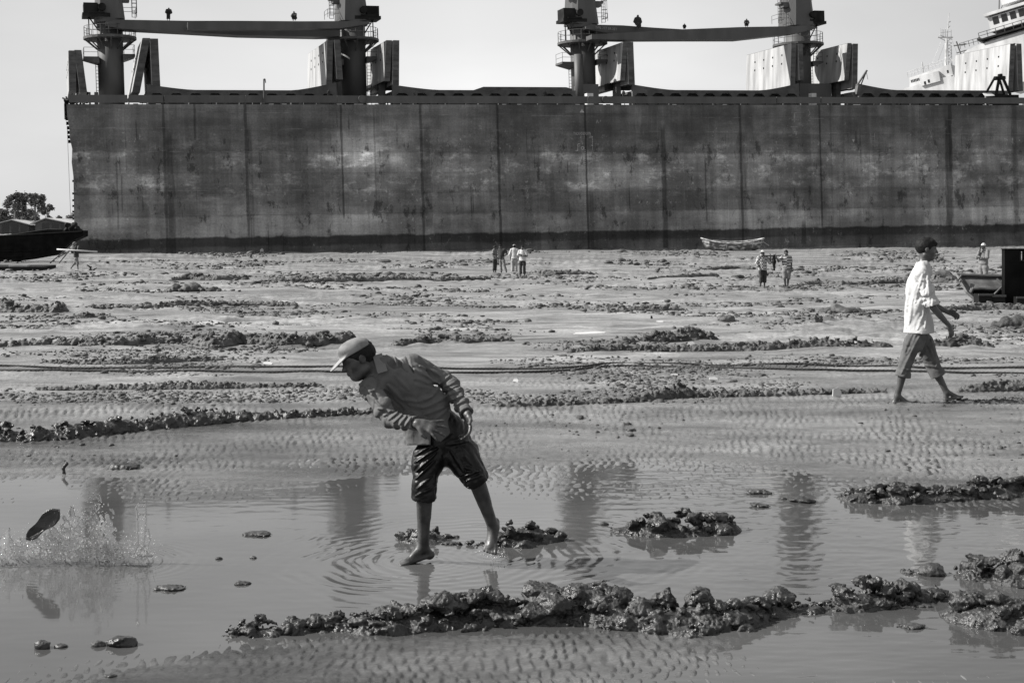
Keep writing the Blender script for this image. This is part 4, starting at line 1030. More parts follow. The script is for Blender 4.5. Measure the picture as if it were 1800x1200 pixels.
def hand_prims(wr, d, n, th, curl=.5, spread=.3, k=1.0):
    """wr wrist, d finger direction, n palm normal, th towards the thumb"""
    wr = v3(wr); d = unit(d); n = v3(n) - d * (v3(n) @ d); n = unit(n); t = np.cross(d, n); t = t if t @ v3(th) > 0 else -t
    out = [(rc(wr - d * .01, wr + d * .03 * k, .026 * k, .032 * k, n, .62), .01), (rc(wr + d * .03 * k, wr + d * .078 * k, .034 * k, .041 * k, n, .36), .012)]
    for i, (ln, off) in enumerate(((.9, .030), (1.05, .010), (.98, -.010), (.78, -.029))):
        b = wr + k * (d * (.086 - abs(off) * .15) + t * off)
        a0 = curl * (.7 + .25 * i / 3); dd = unit(d + t * spread * (1.5 - i) * .22); 
        p = b
        for q, (l_, r0, r1) in enumerate(((.042, .0100, .0092), (.027, .0092, .0086), (.020, .0086, .0078))):
            a = a0 * (.6 + .75 * q); e = p + k * l_ * ln * (dd * math.cos(a) + n * math.sin(a))
            out.append((rc(p, e, r0 * k, r1 * k), .004 if q else .008)); p = e
    b = wr + k * (d * .022 + t * .026); e = b + k * .042 * unit(d * .55 + t * .75 + n * .25); e2 = e + k * .030 * unit(d * .9 + t * .35 + n * (.2 + curl * .4))
    out += [(rc(b, e, .0145 * k, .012 * k), .012), (rc(e, e2, .0115 * k, .0095 * k), .005)]
    return out

def foot_prims(an, toe, up=(0, 0, 1), k=1.0, toes=True):
    an = v3(an); toe = v3(toe); up = unit(up); hd = toe - an; hd = hd - up * (hd @ up); hd = unit(hd); s = np.cross(hd, up)
    sole = toe - up * 0
    dn = up * ((toe - an) @ up)
    heel = an - hd * .035 * k + dn * .70
    ball = an + hd * .115 * k + dn * .86
    out = [(rc(an, heel, .031 * k, .028 * k), .015), (rc(heel, ball, .028 * k, .038 * k, up, .52), .015), (rc(an + hd * .01, ball, .030 * k, .018 * k), .02)]
    if toes:
        for i in range(5):
            o = (i - 2) * .0165 * k; l_ = (.052, .05, .045, .04, .033)[i] * k
            out.append((rc(ball + s * o, ball + s * o * 1.15 + hd * l_ + dn * .03, .0115 * k, .0095 * k), .006))
    return out

def human(label, J, vox=.012, k=1.0, shirt=None, trousers=None, hair=True, cap=None, sandals=False, base=None, skin=None, group=None, hands=True, collar=False, extra_body=(), shirt_cut=None, cap_m=None):
    P_ = {a: v3(b) for a, b in J.items()}
    tf = unit(J['tf']); pel, chest, neck = P_['pelvis'], P_['chest'], P_['neck']; up = unit(chest - pel)
    side = unit(np.cross(tf, up)); mid = (pel + chest) / 2 + tf * J.get('belly', 0.0)
    allp = np.array([P_[a] for a in ('pelvis', 'chest', 'neck', 'head', 'shL', 'shR', 'elL', 'elR', 'wrL', 'wrR', 'hipL', 'hipR', 'knL', 'knR', 'anL', 'anR', 'toeL', 'toeR')])
    lo, hi = allp.min(0) - .26, allp.max(0) + .26
    lo[2] = allp[:, 2].min() - .06
    base = v3(base) if base is not None else np.array([(P_['anL'][0] + P_['anR'][0]) / 2, (P_['anL'][1] + P_['anR'][1]) / 2, allp[:, 2].min()])
    v = Vox(lo, hi, vox)
    ha, hs, he, HP, hax = head_prims(J['head'], J['hf'], J['hu'], J.get('hk', k))
    for p, kk in ha: v.add(p, kk)
    for p in hs: v.sub(p)
    for p, kk in he: v.add(p, kk)
    v.add(rc(neck - up * .02, HP(-.02, -.055), .056 * k, .050 * k), .03)
    # torso
    v.add(rc(P_['shL'] - up * .01, P_['shR'] - up * .01, .052 * k, .052 * k), .03)
    v.add(rc(neck - up * .03, (P_['shL'] * .7 + neck * .3), .045 * k, .04 * k), .03); v.add(rc(neck - up * .03, (P_['shR'] * .7 + neck * .3), .045 * k, .04 * k), .03)
    v.add(rc(neck - up * .06, chest, .125 * k, .145 * k, tf, .66), .04); v.add(rc(chest, mid, .145 * k, .125 * k, tf, .68), .04); v.add(rc(mid, pel, .125 * k, .135 * k, tf, .74), .05)
    for s_ in 'LR':
        sh, el, wr, hip, kn, an = (P_[a + s_] for a in ('sh', 'el', 'wr', 'hip', 'kn', 'an'))
        v.add(rc(sh, el, .047 * k, .037 * k), .02); v.add(rc(el, wr, .038 * k, .025 * k, bulge=.004 * k), .01)
        if hands:
            for p, kk in hand_prims(wr, J['hd' + s_], J['hn' + s_], J['ht' + s_], J.get('curl' + s_, .5), J.get('spread' + s_, .3), k * .98): v.add(p, kk)
        v.add(rc(hip, kn, .080 * k, .053 * k), .03); v.add(rc(kn, an, .049 * k, .033 * k), .02)
        cb = unit(np.cross(unit(an - kn), side)); cb = -cb if cb @ tf > 0 else cb
        v.add(rc(kn * .88 + an * .12 + cb * .012, kn * .5 + an * .5 + cb * .012, .040 * k, .030 * k), .03)
        v.add(ell(kn + tf * .012, (.045 * k,) * 3), .02)
        for p, kk in foot_prims(an, P_['toe' + s_], J.get('fu' + s_, (0, 0, 1)), k, toes=vox < .01): v.add(p, kk)
    for p, kk in extra_body: v.add(p, kk)
    body = v.mesh('person', skin or M_skin); offset_mesh(body, base); body.location = base
    tag(body, label, 'person', group)
    def done(o, nm):
        if o is None: return
        offset_mesh(o, base); o.parent = body; return o
    if trousers:
        m_, cuf, wrA, loose = trousers['m'], trousers.get('cuff', .9), trousers.get('wr', .008), trousers.get('loose', .018)
        t = Vox(lo, hi, vox)
        t.add(rc(mid * .25 + pel * .75, pel, .140 * k, .150 * k, tf, .78))
        for i, s_ in enumerate('LR'):
            hip, kn, an = (P_[a + s_] for a in ('hip', 'kn', 'an')); sd = 3 + i * 7
            wr_ = (wrA,) + trousers.get('wrf', (9, 5))
            t.add(rc(pel * .35 + hip * .65 - up * .02, hip * .6 + kn * .4, .096 * k, (.078 + loose) * k, wr=wr_, seed=sd), .05)
            t.add(rc(hip * .6 + kn * .4, kn, (.078 + loose) * k, (.056 + loose) * k, wr=wr_, seed=sd + 1), .03)
            cf = cuf[s_] if isinstance(cuf, dict) else cuf
            end = kn + (an - kn) * cf; dr = unit(an - kn); re = (.056 + loose * trousers.get('flare', 1.15)) * k
            if cf > .02: t.add(rc(kn, end, (.056 + loose) * k, re, wr=(wrA * .9,) + trousers.get('wrf', (14, 6)), seed=sd + 2), .02)
            if trousers.get('roll'): t.add(rc(end - dr * .03, end, re + .006, re + .010, wr=(.004, 20, 8), seed=sd)); 
            # flat open hem
            def below(x, y, z, e=end, d_=dr): return ((x - e[0]) * d_[0] + (y - e[1]) * d_[1] + (z - e[2]) * d_[2])
            fn0 = below; r_ = re + .09
            def cutter(x, y, z, f0=fn0, e=end, rr=r_, s0=sd): return np.maximum(-(f0(x, y, z) + .006 * pn3(x * 12 + y * 0, y * 12 + 0 * x, z * 0 + x * 0 + s0) * (1 + 0 * z)), np.sqrt((x - e[0]) ** 2 + (y - e[1]) ** 2 + (z - e[2]) ** 2) - rr)
            t.sub((cutter, end - r_, end + r_))
            t.sub(rc(end - dr * .015, end + dr * .05, re - .022, re - .016))
        if trousers.get('fine'): t.rough(16, trousers['fine'], 2, 7, st=(1.5, 1, .8), ridge=True)
        if trousers.get('folds'): apply_folds(t, trousers['folds'])
        done(t.mesh('trousers', m_), 't')
    if shirt:
        m_, wrA, pad = shirt['m'], shirt.get('wr', .008), shirt.get('pad', .020)
        t = Vox(lo, hi, vox); w5 = (wrA, 6, 7)
        hem = v3(shirt['hem']) if 'hem' in shirt else pel - up * shirt.get('tail', .06)
        t.add(rc(P_['shL'] * .9 + neck * .1 - up * .01, P_['shR'] * .9 + neck * .1 - up * .01, (.050 + pad) * k, (.050 + pad) * k, wr=(wrA * .6, 8, 8), seed=1), .02)
        t.add(rc(neck - up * .045, chest, (.105 + pad) * k, (.145 + pad) * k, tf, .70, wr=w5, seed=2), .04)
        t.add(rc(neck + up * .0, neck - up * .05, (.052 + pad * .6) * k, (.085 + pad) * k), .04)
        t.add(rc(chest, mid, (.145 + pad) * k, (.132 + pad) * k, tf, .72, wr=(wrA * 1.3, 7, 6), seed=3), .04)
        t.add(rc(mid, hem, (.132 + pad) * k, shirt.get('hr', (.150 + pad) * k * shirt.get('flare', 1.0)), tf, .84, wr=(wrA * 1.3, 5, 8), seed=4), .05)
        def hemcut(x, y, z): return ((x - hem[0]) * -up[0] + (y - hem[1]) * -up[1] + (z - hem[2]) * -up[2]) + .008 * pn3(x * 9 + 0 * y, y * 9 + 0 * x, z * 0 + 0 * x + 0 * y + 3.3)
        for i, s_ in enumerate('LR'):
            sh, el, wr = (P_[a + s_] for a in ('sh', 'el', 'wr')); sf = shirt.get('sleeve', .95); sf = sf[s_] if isinstance(sf, dict) else sf
            wa = wrA * 1.15
            ra = .052 + pad
            if sf > 1:
                e2 = el + (wr - el) * (sf - 1)
                t.add(rc(sh, el, ra * k, (.040 + pad * .9) * k, wr=(wa, 14, 7), seed=11 + i), .02)
                t.add(rc(el, e2, (.040 + pad * .9) * k, (.030 + pad * .6) * k, wr=(wa, 24, 6), seed=13 + i), .01)
                dr = unit(wr - el); ree = (.030 + pad * .6) * k
                t.add(rc(e2 - dr * .03, e2, ree + .002, ree + .003))
            else:
                e2 = sh + (el - sh) * sf; dr = unit(el - sh); ree = (.040 + pad * 1.2) * k
                t.add(rc(sh, e2, ra * k, ree, wr=(wa, 12, 7), seed=11 + i), .02)
                if shirt.get('roll'): t.add(rc(e2 - dr * .03, e2, ree + .006, ree + .008, wr=(.004, 18, 7), seed=9))
            def fn0(x, y, z, e=e2, d_=dr): return -((x - e[0]) * d_[0] + (y - e[1]) * d_[1] + (z - e[2]) * d_[2])
            def cutter(x, y, z, f0=fn0, e=e2, rr=ree + .05): return np.maximum(f0(x, y, z), np.sqrt((x - e[0]) ** 2 + (y - e[1]) ** 2 + (z - e[2]) ** 2) - rr)
            t.sub((cutter, e2 - ree - .05, e2 + ree + .05)); t.sub(rc(e2 - dr * .03, e2 + dr * .05, ree - .012, ree - .010))
        if 'hem' not in shirt: t.cut(hemcut)
        if shirt.get('fine'): t.rough(17, shirt['fine'], 2, 4, st=(1, 1, 1.6), ridge=True)
        if shirt_cut: t.cut(shirt_cut)
        t.sub(rc(neck + up * .01, neck + up * .12, .052 * k, .060 * k))
        if shirt.get('folds'): apply_folds(t, shirt['folds'])
        so_ = done(t.mesh('shirt', m_), 's')
    if hair:
        t = Vox(HP(0, 0) - .2, HP(0, 0) + .2, min(vox, .008)); hk = J.get('hk', k)
        t.add(ell(HP(-.016, .028), (.083 * hk, .104 * hk, .093 * hk), hax)); c0 = HP(0, 0)
        f_, u_ = hax[1], hax[2]
        def hcut(x, y, z):
            a = (x - c0[0]) * f_[0] + (y - c0[1]) * f_[1] + (z - c0[2]) * f_[2]; b = (x - c0[0]) * u_[0] + (y - c0[1]) * u_[1] + (z - c0[2]) * u_[2]
            front = np.minimum(.058 * hk - b + (a - .05) * .3, .0 + 9) ; 
            lim = np.interp(a / hk, [-.06, -.035, -.02, .02, .05, .08], [-.065, -.05, -.015, -.005, .028, .038]) * hk
            return (lim - b) * .6
        t.cut(hcut); [t.add(ell(HP(*q), (.022 * hk,) * 3), .02) for q in ((.068, .070), (.080, .058, .02), (.05, .092), (.01, .104), (-.04, .100), (-.085, .065), (.045, .082, .035), (.045, .082, -.035))] if not cap else None
        t.rough(48, .0035, 3, 3)
        done(t.mesh('hair', M_hair), 'h')
    if cap:
        hk = J.get('hk', k); t = Vox(HP(0, 0) - .26, HP(0, 0) + .26, min(vox, .006)); f_, u_ = hax[1], hax[2]; c0 = HP(-.01, .030)
        t.add(ell(c0, (.088 * hk, .108 * hk, (.098 if cap != 'helmet' else .105) * hk), hax))
        if cap == 'cap': t.add(ell(HP(.015, .085), (.07 * hk, .08 * hk, .04 * hk), hax), .03)
        t.rough(9, .005, 2, 5)
        def ccut(x, y, z): return (.020 if cap != 'helmet' else .0) * hk - ((x - c0[0]) * u_[0] + (y - c0[1]) * u_[1] + (z - c0[2]) * u_[2]) - .12 * ((x - c0[0]) * f_[0] + (y - c0[1]) * f_[1] + (z - c0[2]) * f_[2]) * (cap == 'cap')
        t.cut(ccut)
        if cap == 'cap':
            bc = HP(.112, .030); fd = unit(f_ - u_ * .42); bu = unit(u_ + f_ * .42)
            bfn = ell(bc, (.072 * hk, .080 * hk, .009), (hax[0], fd, bu)); t.add(bfn, .006)
        elif cap == 'hat': t.add(ell(HP(-.01, .052), (.145, .155, .012), hax), .015)
        else: t.add(ell(HP(.03, .045), (.095, .115, .010), hax), .008)
        done(t.mesh('cap' if cap == 'cap' else ('helmet' if cap == 'helmet' else 'sun_hat'), cap_m or M_cap), 'c')
    if sandals:
        for s_ in 'LR':
            an, toe, fu = P_['an' + s_], P_['toe' + s_], unit(J.get('fu' + s_, (0, 0, 1)))
            hd = toe - an; hd = unit(hd - fu * (hd @ fu)); dn = fu * ((toe - an) @ fu); sd_ = np.cross(hd, fu)
            h0 = an - hd * .05 + dn * 1.0 - fu * .034; b0 = toe + hd * .0 - fu * .028 + fu * .0
            t = Vox(np.minimum(h0, b0) - .1, np.maximum(h0, b0) + .12, .006)
            t.add(rc(h0 + hd * .02, (h0 + b0) / 2, .037, .034, fu, .3)); t.add(rc((h0 + b0) / 2, b0 - hd * .02, .034, .045, fu, .25), .02)
            m0 = (h0 * .35 + b0 * .65) + fu * .035
            t.add(rc(m0 + hd * .035 + fu * .002, m0 + sd_ * .042 - hd * .03 - fu * .03, .007, .007)); t.add(rc(m0 + hd * .035 + fu * .002, m0 - sd_ * .042 - hd * .03 - fu * .03, .007, .007))
            done(t.mesh('sandal', M_sandal), 'x')
    return body, HP, P_, base

def pose(base, H=1.65, yaw=0, **kw):
    """joints in a standing person's own frame (faces the camera at yaw 0, x to the right of the picture)"""
    s = H / 1.65
    D = dict(pelvis=(0, 0, .90), chest=(0, .0, 1.20), neck=(0, .01, 1.40), head=(0, -.015, 1.535), shL=(.165, .01, 1.345), shR=(-.165, .01, 1.345),
             elL=(.215, .03, 1.07), elR=(-.215, .03, 1.07), wrL=(.22, -.03, .83), wrR=(-.22, -.03, .83), hipL=(.085, 0, .87), hipR=(-.085, 0, .87),
             knL=(.10, -.02, .47), knR=(-.10, -.02, .47), anL=(.105, .02, .075), anR=(-.105, .02, .075), toeL=(.12, -.15, .02), toeR=(-.12, -.15, .02))
    V = dict(tf=(0, -1, 0), hf=(0, -1, 0), hu=(0, 0, 1), hdL=(0, -.1, -1), hdR=(0, -.1, -1), hnL=(-1, 0, 0), hnR=(1, 0, 0), htL=(0, -1, 0), htR=(0, -1, 0), fuL=(0, 0, 1), fuR=(0, 0, 1))
    sc_ = {}
    for a, b in kw.items():
        if a in D: D[a] = b
        elif a in V: V[a] = b
        else: sc_[a] = b
    c, q = math.cos(R(yaw)), math.sin(R(yaw)); M = np.array([[c, -q, 0], [q, c, 0], [0, 0, 1]])
    J = {a: v3(base) + M @ (v3(b) * s) for a, b in D.items()}; J.update({a: M @ v3(b) for a, b in V.items()}); J.update(sc_)
    return J, s

# ---- the man stepping out of the pool
Y0 = 8.5
def T(px, py, dy=0.0): return W(px, py, Y0 + dy)
J = dict(pelvis=T(779, 762, .0), chest=T(712, 682, -.06), neck=T(671, 646, -.12), head=T(630, 632, -.17),
         hf=(-.86, -.34, -.36), hu=(-.30, .05, .95), tf=(-.06, -.88, -.44), belly=.0,
         shR=T(650, 682, -.20), elR=T(687, 737, -.33), wrR=T(734, 744, -.52), shL=T(727, 640, .04), elL=T(791, 674, .04), wrL=T(822, 730, -.20),
         hdR=(.90, -.20, -.18), hnR=(.1, .75, -.6), htR=(.0, -.3, -1), curlR=.22, spreadR=1.9,
         hdL=(.06, -.35, -.92), hnL=(-.75, -.35, .2), htL=(-.6, -.6, 0), curlL=.75, spreadL=.35,
         hipR=T(757, 778, -.03), knR=T(746, 852, -.11), anR=T(744, 962, -.02), toeR=T(703, 994, -.08), fuR=(-.12, -.05, 1),
         hipL=T(795, 774, .02), knL=T(835, 838, -.10), anL=T(867, 926, .06), toeL=T(861, 972, -.02), fuL=(-.3, -.75, .55), hk=.98)
def thrower_hem(x, y, z):
    px = CX + x / y * FPX; py = HY - (z - CAMZ) / y * FPX; s = 8.4 / FPX
    right = np.maximum((py - 778) * .9, (px - 774) * .62 + (py - 777) * .78)
    right = np.minimum(right, 9)
    left_tail = np.maximum(py - 782, px - 757)
    right_tail = np.maximum((px - 774) * .66 + (py - 777) * .75, -(px - 774) * .70 + (py - 777) * .72)
    return np.minimum(left_tail, right_tail) * s
SF = ZL(560, 570, 5.217, [([(800, 265), (830, 370), (880, 460)], -.008, 2.5), ([(700, 290), (725, 385)], .006, 3), ([(760, 320), (815, 425)], .006, 3), ([(620, 270), (650, 340)], .005, 2.5),
    ([(880, 410), (990, 470), (1110, 545)], .010, 3.5), ([(930, 380), (1040, 420), (1120, 470)], .006, 3), ([(1100, 555), (1200, 470)], .010, 2.6), ([(1165, 570), (1275, 510)], .009, 2.4), ([(1185, 615), (1290, 570)], -.008, 2.2), ([(1200, 645), (1300, 605)], .009, 2.4), ([(1215, 695), (1325, 650)], .009, 2.4), ([(1235, 745), (1345, 700)], .009, 2.4), ([(1180, 600), (1245, 720)], .006, 2.4),
    ([(640, 560), (760, 690), (900, 712), (1040, 660), (1105, 575)], .010, 4), ([(820, 735), (960, 765), (1100, 705), (1190, 640)], .008, 3.6), ([(1060, 880), (1180, 780)], .008, 3.4), ([(960, 830), (1150, 765)], .007, 3.2), ([(600, 600), (700, 700), (790, 790)], -.007, 2.6), ([(880, 520), (1000, 560), (1090, 560)], -.008, 3.5), ([(700, 470), (830, 600)], .006, 3.5), ([(860, 800), (1000, 870)], .005, 3),
    ([(480, 640), (540, 720), (610, 800)], .008, 2.8), ([(540, 770), (700, 795)], .008, 2.6), ([(595, 840), (660, 790)], .009, 2.3), ([(640, 875), (725, 800)], .009, 2.3), ([(690, 900), (765, 820)], .009, 2.3), ([(740, 920), (805, 835)], .009, 2.3), ([(790, 935), (845, 850)], .009, 2.3), ([(370, 600), (430, 690)], .008, 2.8), ([(420, 560), (505, 650)], .008, 2.8), ([(350, 540), (400, 560)], .006, 2.5)])
TF = ZL(560, 720, 3.75, [([(636, 300), (745, 232)], .009, 2.6), ([(636, 345), (785, 252)], .010, 2.8), ([(645, 405), (775, 285)], .010, 2.8), ([(640, 455), (765, 335)], .010, 2.8), ([(650, 520), (745, 440)], .009, 2.8), ([(700, 545), (775, 495)], .008, 2.6), ([(640, 570), (730, 520)], .008, 2.5),
    ([(955, 375), (1045, 405)], .009, 3), ([(850, 230), (990, 205)], .008, 3), ([(870, 270), (960, 410)], .008, 3), ([(935, 445), (1065, 400)], .009, 2.8), ([(960, 300), (1010, 360)], .007, 3), ([(800, 200), (880, 150)], .007, 3), ([(960, 470), (1080, 430)], .007, 2.4)])
body, HP, P_, base = human('barefoot man in cap and grey long-sleeved shirt, bent sideways in the pool', J, vox=.0058, k=.98,
      shirt=dict(m=M_shirt, wr=.012, pad=.016, hem=T(768, 800, -.04), hr=.155, sleeve=1.93, fine=.002, folds=SF), trousers=dict(m=M_shorts, cuff=dict(L=.06, R=.20), wr=.013, loose=.019, flare=1.3, fine=.003, wrf=(4.5, 13), folds=TF),
      hair=True, cap='cap', skin=M_skin_wet, shirt_cut=thrower_hem, base=W(760, 986, 8.5))
# collar wings, placket, buttons
cb = MB()
def leaf(pts, th):
    P3 = [v3(p) for p in pts]; n = unit(np.cross(P3[1] - P3[0], P3[2] - P3[0])) * th
    b = [p - v3(base) for p in P3]; t = [p + n - v3(base) for p in P3]
    if len(pts) == 4: cb.hexa([tuple(p) for p in b + t])
leaf([T(655, 626, -.18), T(671, 621, -.14), T(681, 652, -.235), T(664, 657, -.25)], -.004)
cb.build('collar', M_collar, body)
# ---- the man walking off to the right
Y1 = G(1620, 706)[1]
def U(px, py, dy=0.0): return W(px, py, Y1 + dy)
J = dict(pelvis=U(1615, 575), chest=U(1614, 506), neck=U(1621, 468), head=U(1629, 438), hf=(1, -.12, -.07), hu=(.05, 0, 1), tf=(1, -.05, -.08), belly=-.01,
         shR=U(1620, 483, -.17), elR=U(1641, 541, -.24), wrR=U(1668, 572, -.22), shL=U(1620, 483, .17), elL=U(1640, 536, .24), wrL=U(1665, 548, .20),
         hdR=(.35, .05, -.95), hnR=(-.5, .9, -.1), htR=(1, 0, .2), curlR=.8, hdL=(.9, 0, -.3), hnL=(0, -.6, -.6), htL=(0, -.4, 1), curlL=1.0,
         hipR=U(1613, 584, -.09), knR=U(1594, 632, -.10), anR=U(1577, 696, -.06), toeR=U(1612, 709, -.09),
         hipL=U(1617, 584, .09), knL=U(1638, 636, .09), anL=U(1664, 690, .06), toeL=U(1697, 697, .05), fuL=(-.32, 0, .95), fuR=(-.08, 0, 1), hk=1.07)
J['fuL'] = (-.30, 0, .95)
WF = ZL(1530, 400, 3.637, [([(335, 300), (310, 380), (285, 480)], .009, 2.6), ([(300, 360), (265, 480), (245, 620)], .009, 3), ([(345, 455), (340, 560), (300, 650)], .010, 3), ([(250, 340), (232, 480), (228, 640)], .008, 2.8), ([(400, 310), (405, 400), (395, 500)], .008, 2.4), ([(355, 300), (350, 420)], -.008, 2.2), ([(320, 480), (355, 470)], -.009, 2.4), ([(280, 560), (330, 610)], .006, 2.4), ([(370, 340), (380, 480)], .006, 2), ([(360, 540), (350, 640)], .008, 2.6)])
WT = ZL(1530, 400, 3.637, [([(330, 670), (265, 790), (200, 930)], .010, 2.8), ([(370, 690), (320, 800), (270, 920)], .009, 2.8), ([(390, 710), (415, 800), (430, 900)], .009, 2.6), ([(345, 880), (440, 895)], .007, 2.3), ([(280, 680), (230, 800)], -.008, 2.6), ([(200, 900), (270, 915)], .007, 2.2), ([(360, 760), (400, 850)], -.007, 2.4)])
human('dark-haired man in loose white shirt and rolled grey trousers striding to the right', J, vox=.0075, k=.97,
      shirt=dict(m=M_white_cloth, wr=.015, pad=.026, tail=.06, sleeve=.95, roll=True, flare=1.12, fine=.0015, folds=WF), trousers=dict(m=M_trousers, cuff=.46, wr=.016, loose=.026, roll=True, flare=.95, fine=.0015, wrf=(5, 9), folds=WT), sandals=True, base=np.array([U(1630, 0)[0], Y1, float(zground(U(1630, 0)[0], Y1))]))

# ---- small figures
def foot_at(px, py): return G(px, py)
def far(px, foot, hd_, label, yaw=0, group=None, **kw):
    g = foot_at(px, foot); H = (foot - hd_) / FPX * g[1]
    opt = {a: kw.pop(a) for a in list(kw) if a in ('shirt', 'trousers', 'hair', 'cap', 'skin', 'cap_m', 'vox')}
    g = np.array([(px - CX) / FPX * g[1], g[1], CAMZ - (foot - HY) / FPX * g[1]])
    J, s = pose(g, H * 1.0, yaw, **kw); opt.setdefault('vox', .012)
    return human(label, J, k=s * 1.02, base=g, group=group, **opt)
m_lt = mat('light_cotton', .42, .55, .9, 6); m_md = mat('mid_cotton', .14, .2, .9, 6); m_dk = mat('dark_cotton', .02, .035, .9, 6); m_tr = mat('pale_trousers', .26, .34, .9, 5)
m_ck = mat('checked_cotton', .3, .4, .9, 6)
def checks(m, s, c0, c1, st=(1, 1, 1)):
    t = m.node_tree; b = t.nodes['Principled BSDF']; k = t.nodes.new('ShaderNodeTexChecker'); k.inputs['Scale'].default_value = s
    k.inputs['Color1'].default_value = (c0,) * 3 + (1,); k.inputs['Color2'].default_value = (c1,) * 3 + (1,)
    mp = t.nodes.new('ShaderNodeMapping'); mp.inputs['Scale'].default_value = st; tc = t.nodes.new('ShaderNodeTexCoord'); t.links.new(tc.outputs['Object'], mp.inputs[0]); t.links.new(mp.outputs[0], k.inputs['Vector']); t.links.new(k.outputs[0], b.inputs['Base Color'])
checks(m_ck, 16, .12, .50)
m_st = mat('striped_cotton', .3, .4, .9, 6); checks(m_st, 18, .07, .40, (.01, .01, 1))
GR = 'four men talking together below the hull'
far(869.5, 480, 432, 'leftmost of four men below the hull, dark clothes, seen from the side', 60, GR, shirt=dict(m=m_md, sleeve=.7, pad=.03), trousers=dict(m=m_dk, cuff=.8), wrR=(-.26, -.26, 1.0), elR=(-.25, -.02, 1.06), wrL=(.10, -.24, 1.10), elL=(.24, .0, 1.08))
far(882, 480, 430, 'second of four men below the hull, hand on hip and legs apart', -25, GR, shirt=dict(m=m_dk, sleeve=.8, pad=.03), trousers=dict(m=m_md, cuff=.9), pelvis=(-.05, 0, .90), head=(-.10, 0, 1.53), neck=(-.07, 0, 1.4), elL=(.33, .06, 1.12), wrL=(.15, -.05, .96), anL=(.30, .0, .075), toeL=(.36, -.15, .02), knL=(.17, -.03, .47), anR=(-.02, 0, .075), knR=(-.05, -.04, .47), toeR=(-.04, -.16, .02))
far(904, 480, 430, 'third of four men below the hull, pale shirt and pale trousers, back turned', 175, GR, shirt=dict(m=m_lt, sleeve=1.5, pad=.035), trousers=dict(m=m_tr, cuff=.95, loose=.03), cap='cap', elL=(.26, .04, 1.08))
far(918.5, 486, 431.5, 'rightmost of four men below the hull, arms folded, black trousers', -15, GR, shirt=dict(m=m_lt, sleeve=.9, pad=.03), trousers=dict(m=m_dk, cuff=.85), elL=(.25, -.02, 1.08), wrL=(-.05, -.20, 1.16), elR=(-.25, -.02, 1.08), wrR=(.08, -.22, 1.12), hdL=(-1, -.2, 0), hdR=(1, -.2, 0), hnL=(0, 1, 0), hnR=(0, 1, 0))
GC = 'two men carrying a bundle across the flat'
c1, _, Pc1, _ = far(1340.5, 507, 440, 'man in sun hat and checked shirt carrying one end of a pole', 15, GC, shirt=dict(m=m_ck, sleeve=1.5, pad=.035, tail=.1), trousers=dict(m=m_dk, cuff=.55, loose=.022), hair=False, cap='hat', cap_m=M_white_cloth, vox=.010,
    elL=(.30, -.10, 1.12), wrL=(.27, -.20, 1.36), hdL=(0, -.1, 1), elR=(-.26, .05, 1.08), wrR=(-.17, -.10, .88), anL=(.09, .02, .075), knL=(.09, -.04, .48), knR=(-.09, -.06, .48))
c2, _, Pc2, _ = far(1382, 508, 439.5, 'bareheaded man in striped shirt holding up a dangling bundle', -10, GC, shirt=dict(m=m_st, sleeve=.85, pad=.025, tail=.04), trousers=dict(m=m_md, cuff=.12, loose=.03), vox=.010,
    elR=(-.33, -.10, 1.16), wrR=(-.42, -.16, 1.37), hdR=(-.3, 0, 1), anR=(-.03, .06, .09), toeR=(-.03, -.12, .02), knR=(-.07, -.10, .49), anL=(.05, -.02, .075), toeL=(.05, -.19, .02), knL=(.09, -.05, .47))
gy = Pc1['wrL'][1]
b = MB(); b.bar(tuple(W(1337, 450, gy)), tuple(W(1377, 449, gy)), .022, n=8); o = b.build('carrying_pole', M_dark, smooth=True); tag(o, 'thin dark pole resting on the shoulders of the two carriers', 'pole')
v = Vox(W(1354, 480, gy - .1) - (0, .12, 0), W(1369, 444, gy + .1) + (0, .12, 0), .012); rg = np.random.default_rng(3)
for k in range(9):
    a_ = W(1361 + rg.uniform(-1, 1), 448, gy + rg.uniform(-.04, .04)); m_ = W(1361 + rg.uniform(-4, 4), 460, gy + rg.uniform(-.08, .08)); e_ = W(1361.5 + rg.uniform(-2, 2), 470 + rg.uniform(0, 6), gy + rg.uniform(-.04, .04))
    v.add(rc(a_, m_, .018, .032), .01); v.add(rc(m_, e_, .032, .015), .01)
tag(v.mesh('hanging_bundle', M_dark), 'dark bundle of tackle hanging between the two carriers', 'bundle')
far(1729, 502, 428, 'man in white helmet standing with hand at chin behind the broken boat', -50, None, shirt=dict(m=m_md, sleeve=1.8, pad=.03), trousers=dict(m=m_md, cuff=.9, loose=.035), hair=False, cap='helmet', cap_m=M_pale, vox=.010,
    elR=(-.20, -.14, 1.10), wrR=(-.05, -.17, 1.38), hdR=(.2, -.1, 1), elL=(.22, -.10, 1.10), wrL=(-.02, -.24, 1.12), hdL=(-1, -.1, 0), hnL=(0, 1, 0))
pb_, _, Pp, _ = far(134, 475.5, 428, 'dark-clad labourer striding with a long pole on his shoulder at the left', 75, None, shirt=dict(m=m_dk, sleeve=.7, pad=.03, tail=.08), trousers=dict(m=m_md, cuff=.3, loose=.03), vox=.012,
    anL=(.08, .42, .14), toeL=(.08, .32, .02), knL=(.09, .12, .48), anR=(-.06, -.16, .075), toeR=(-.06, -.32, .02), knR=(-.08, -.14, .48), elR=(-.22, -.20, 1.14), wrR=(-.15, -.20, 1.36), hdR=(.2, 0, 1), elL=(.2, .1, 1.08), wrL=(.2, .05, .85))
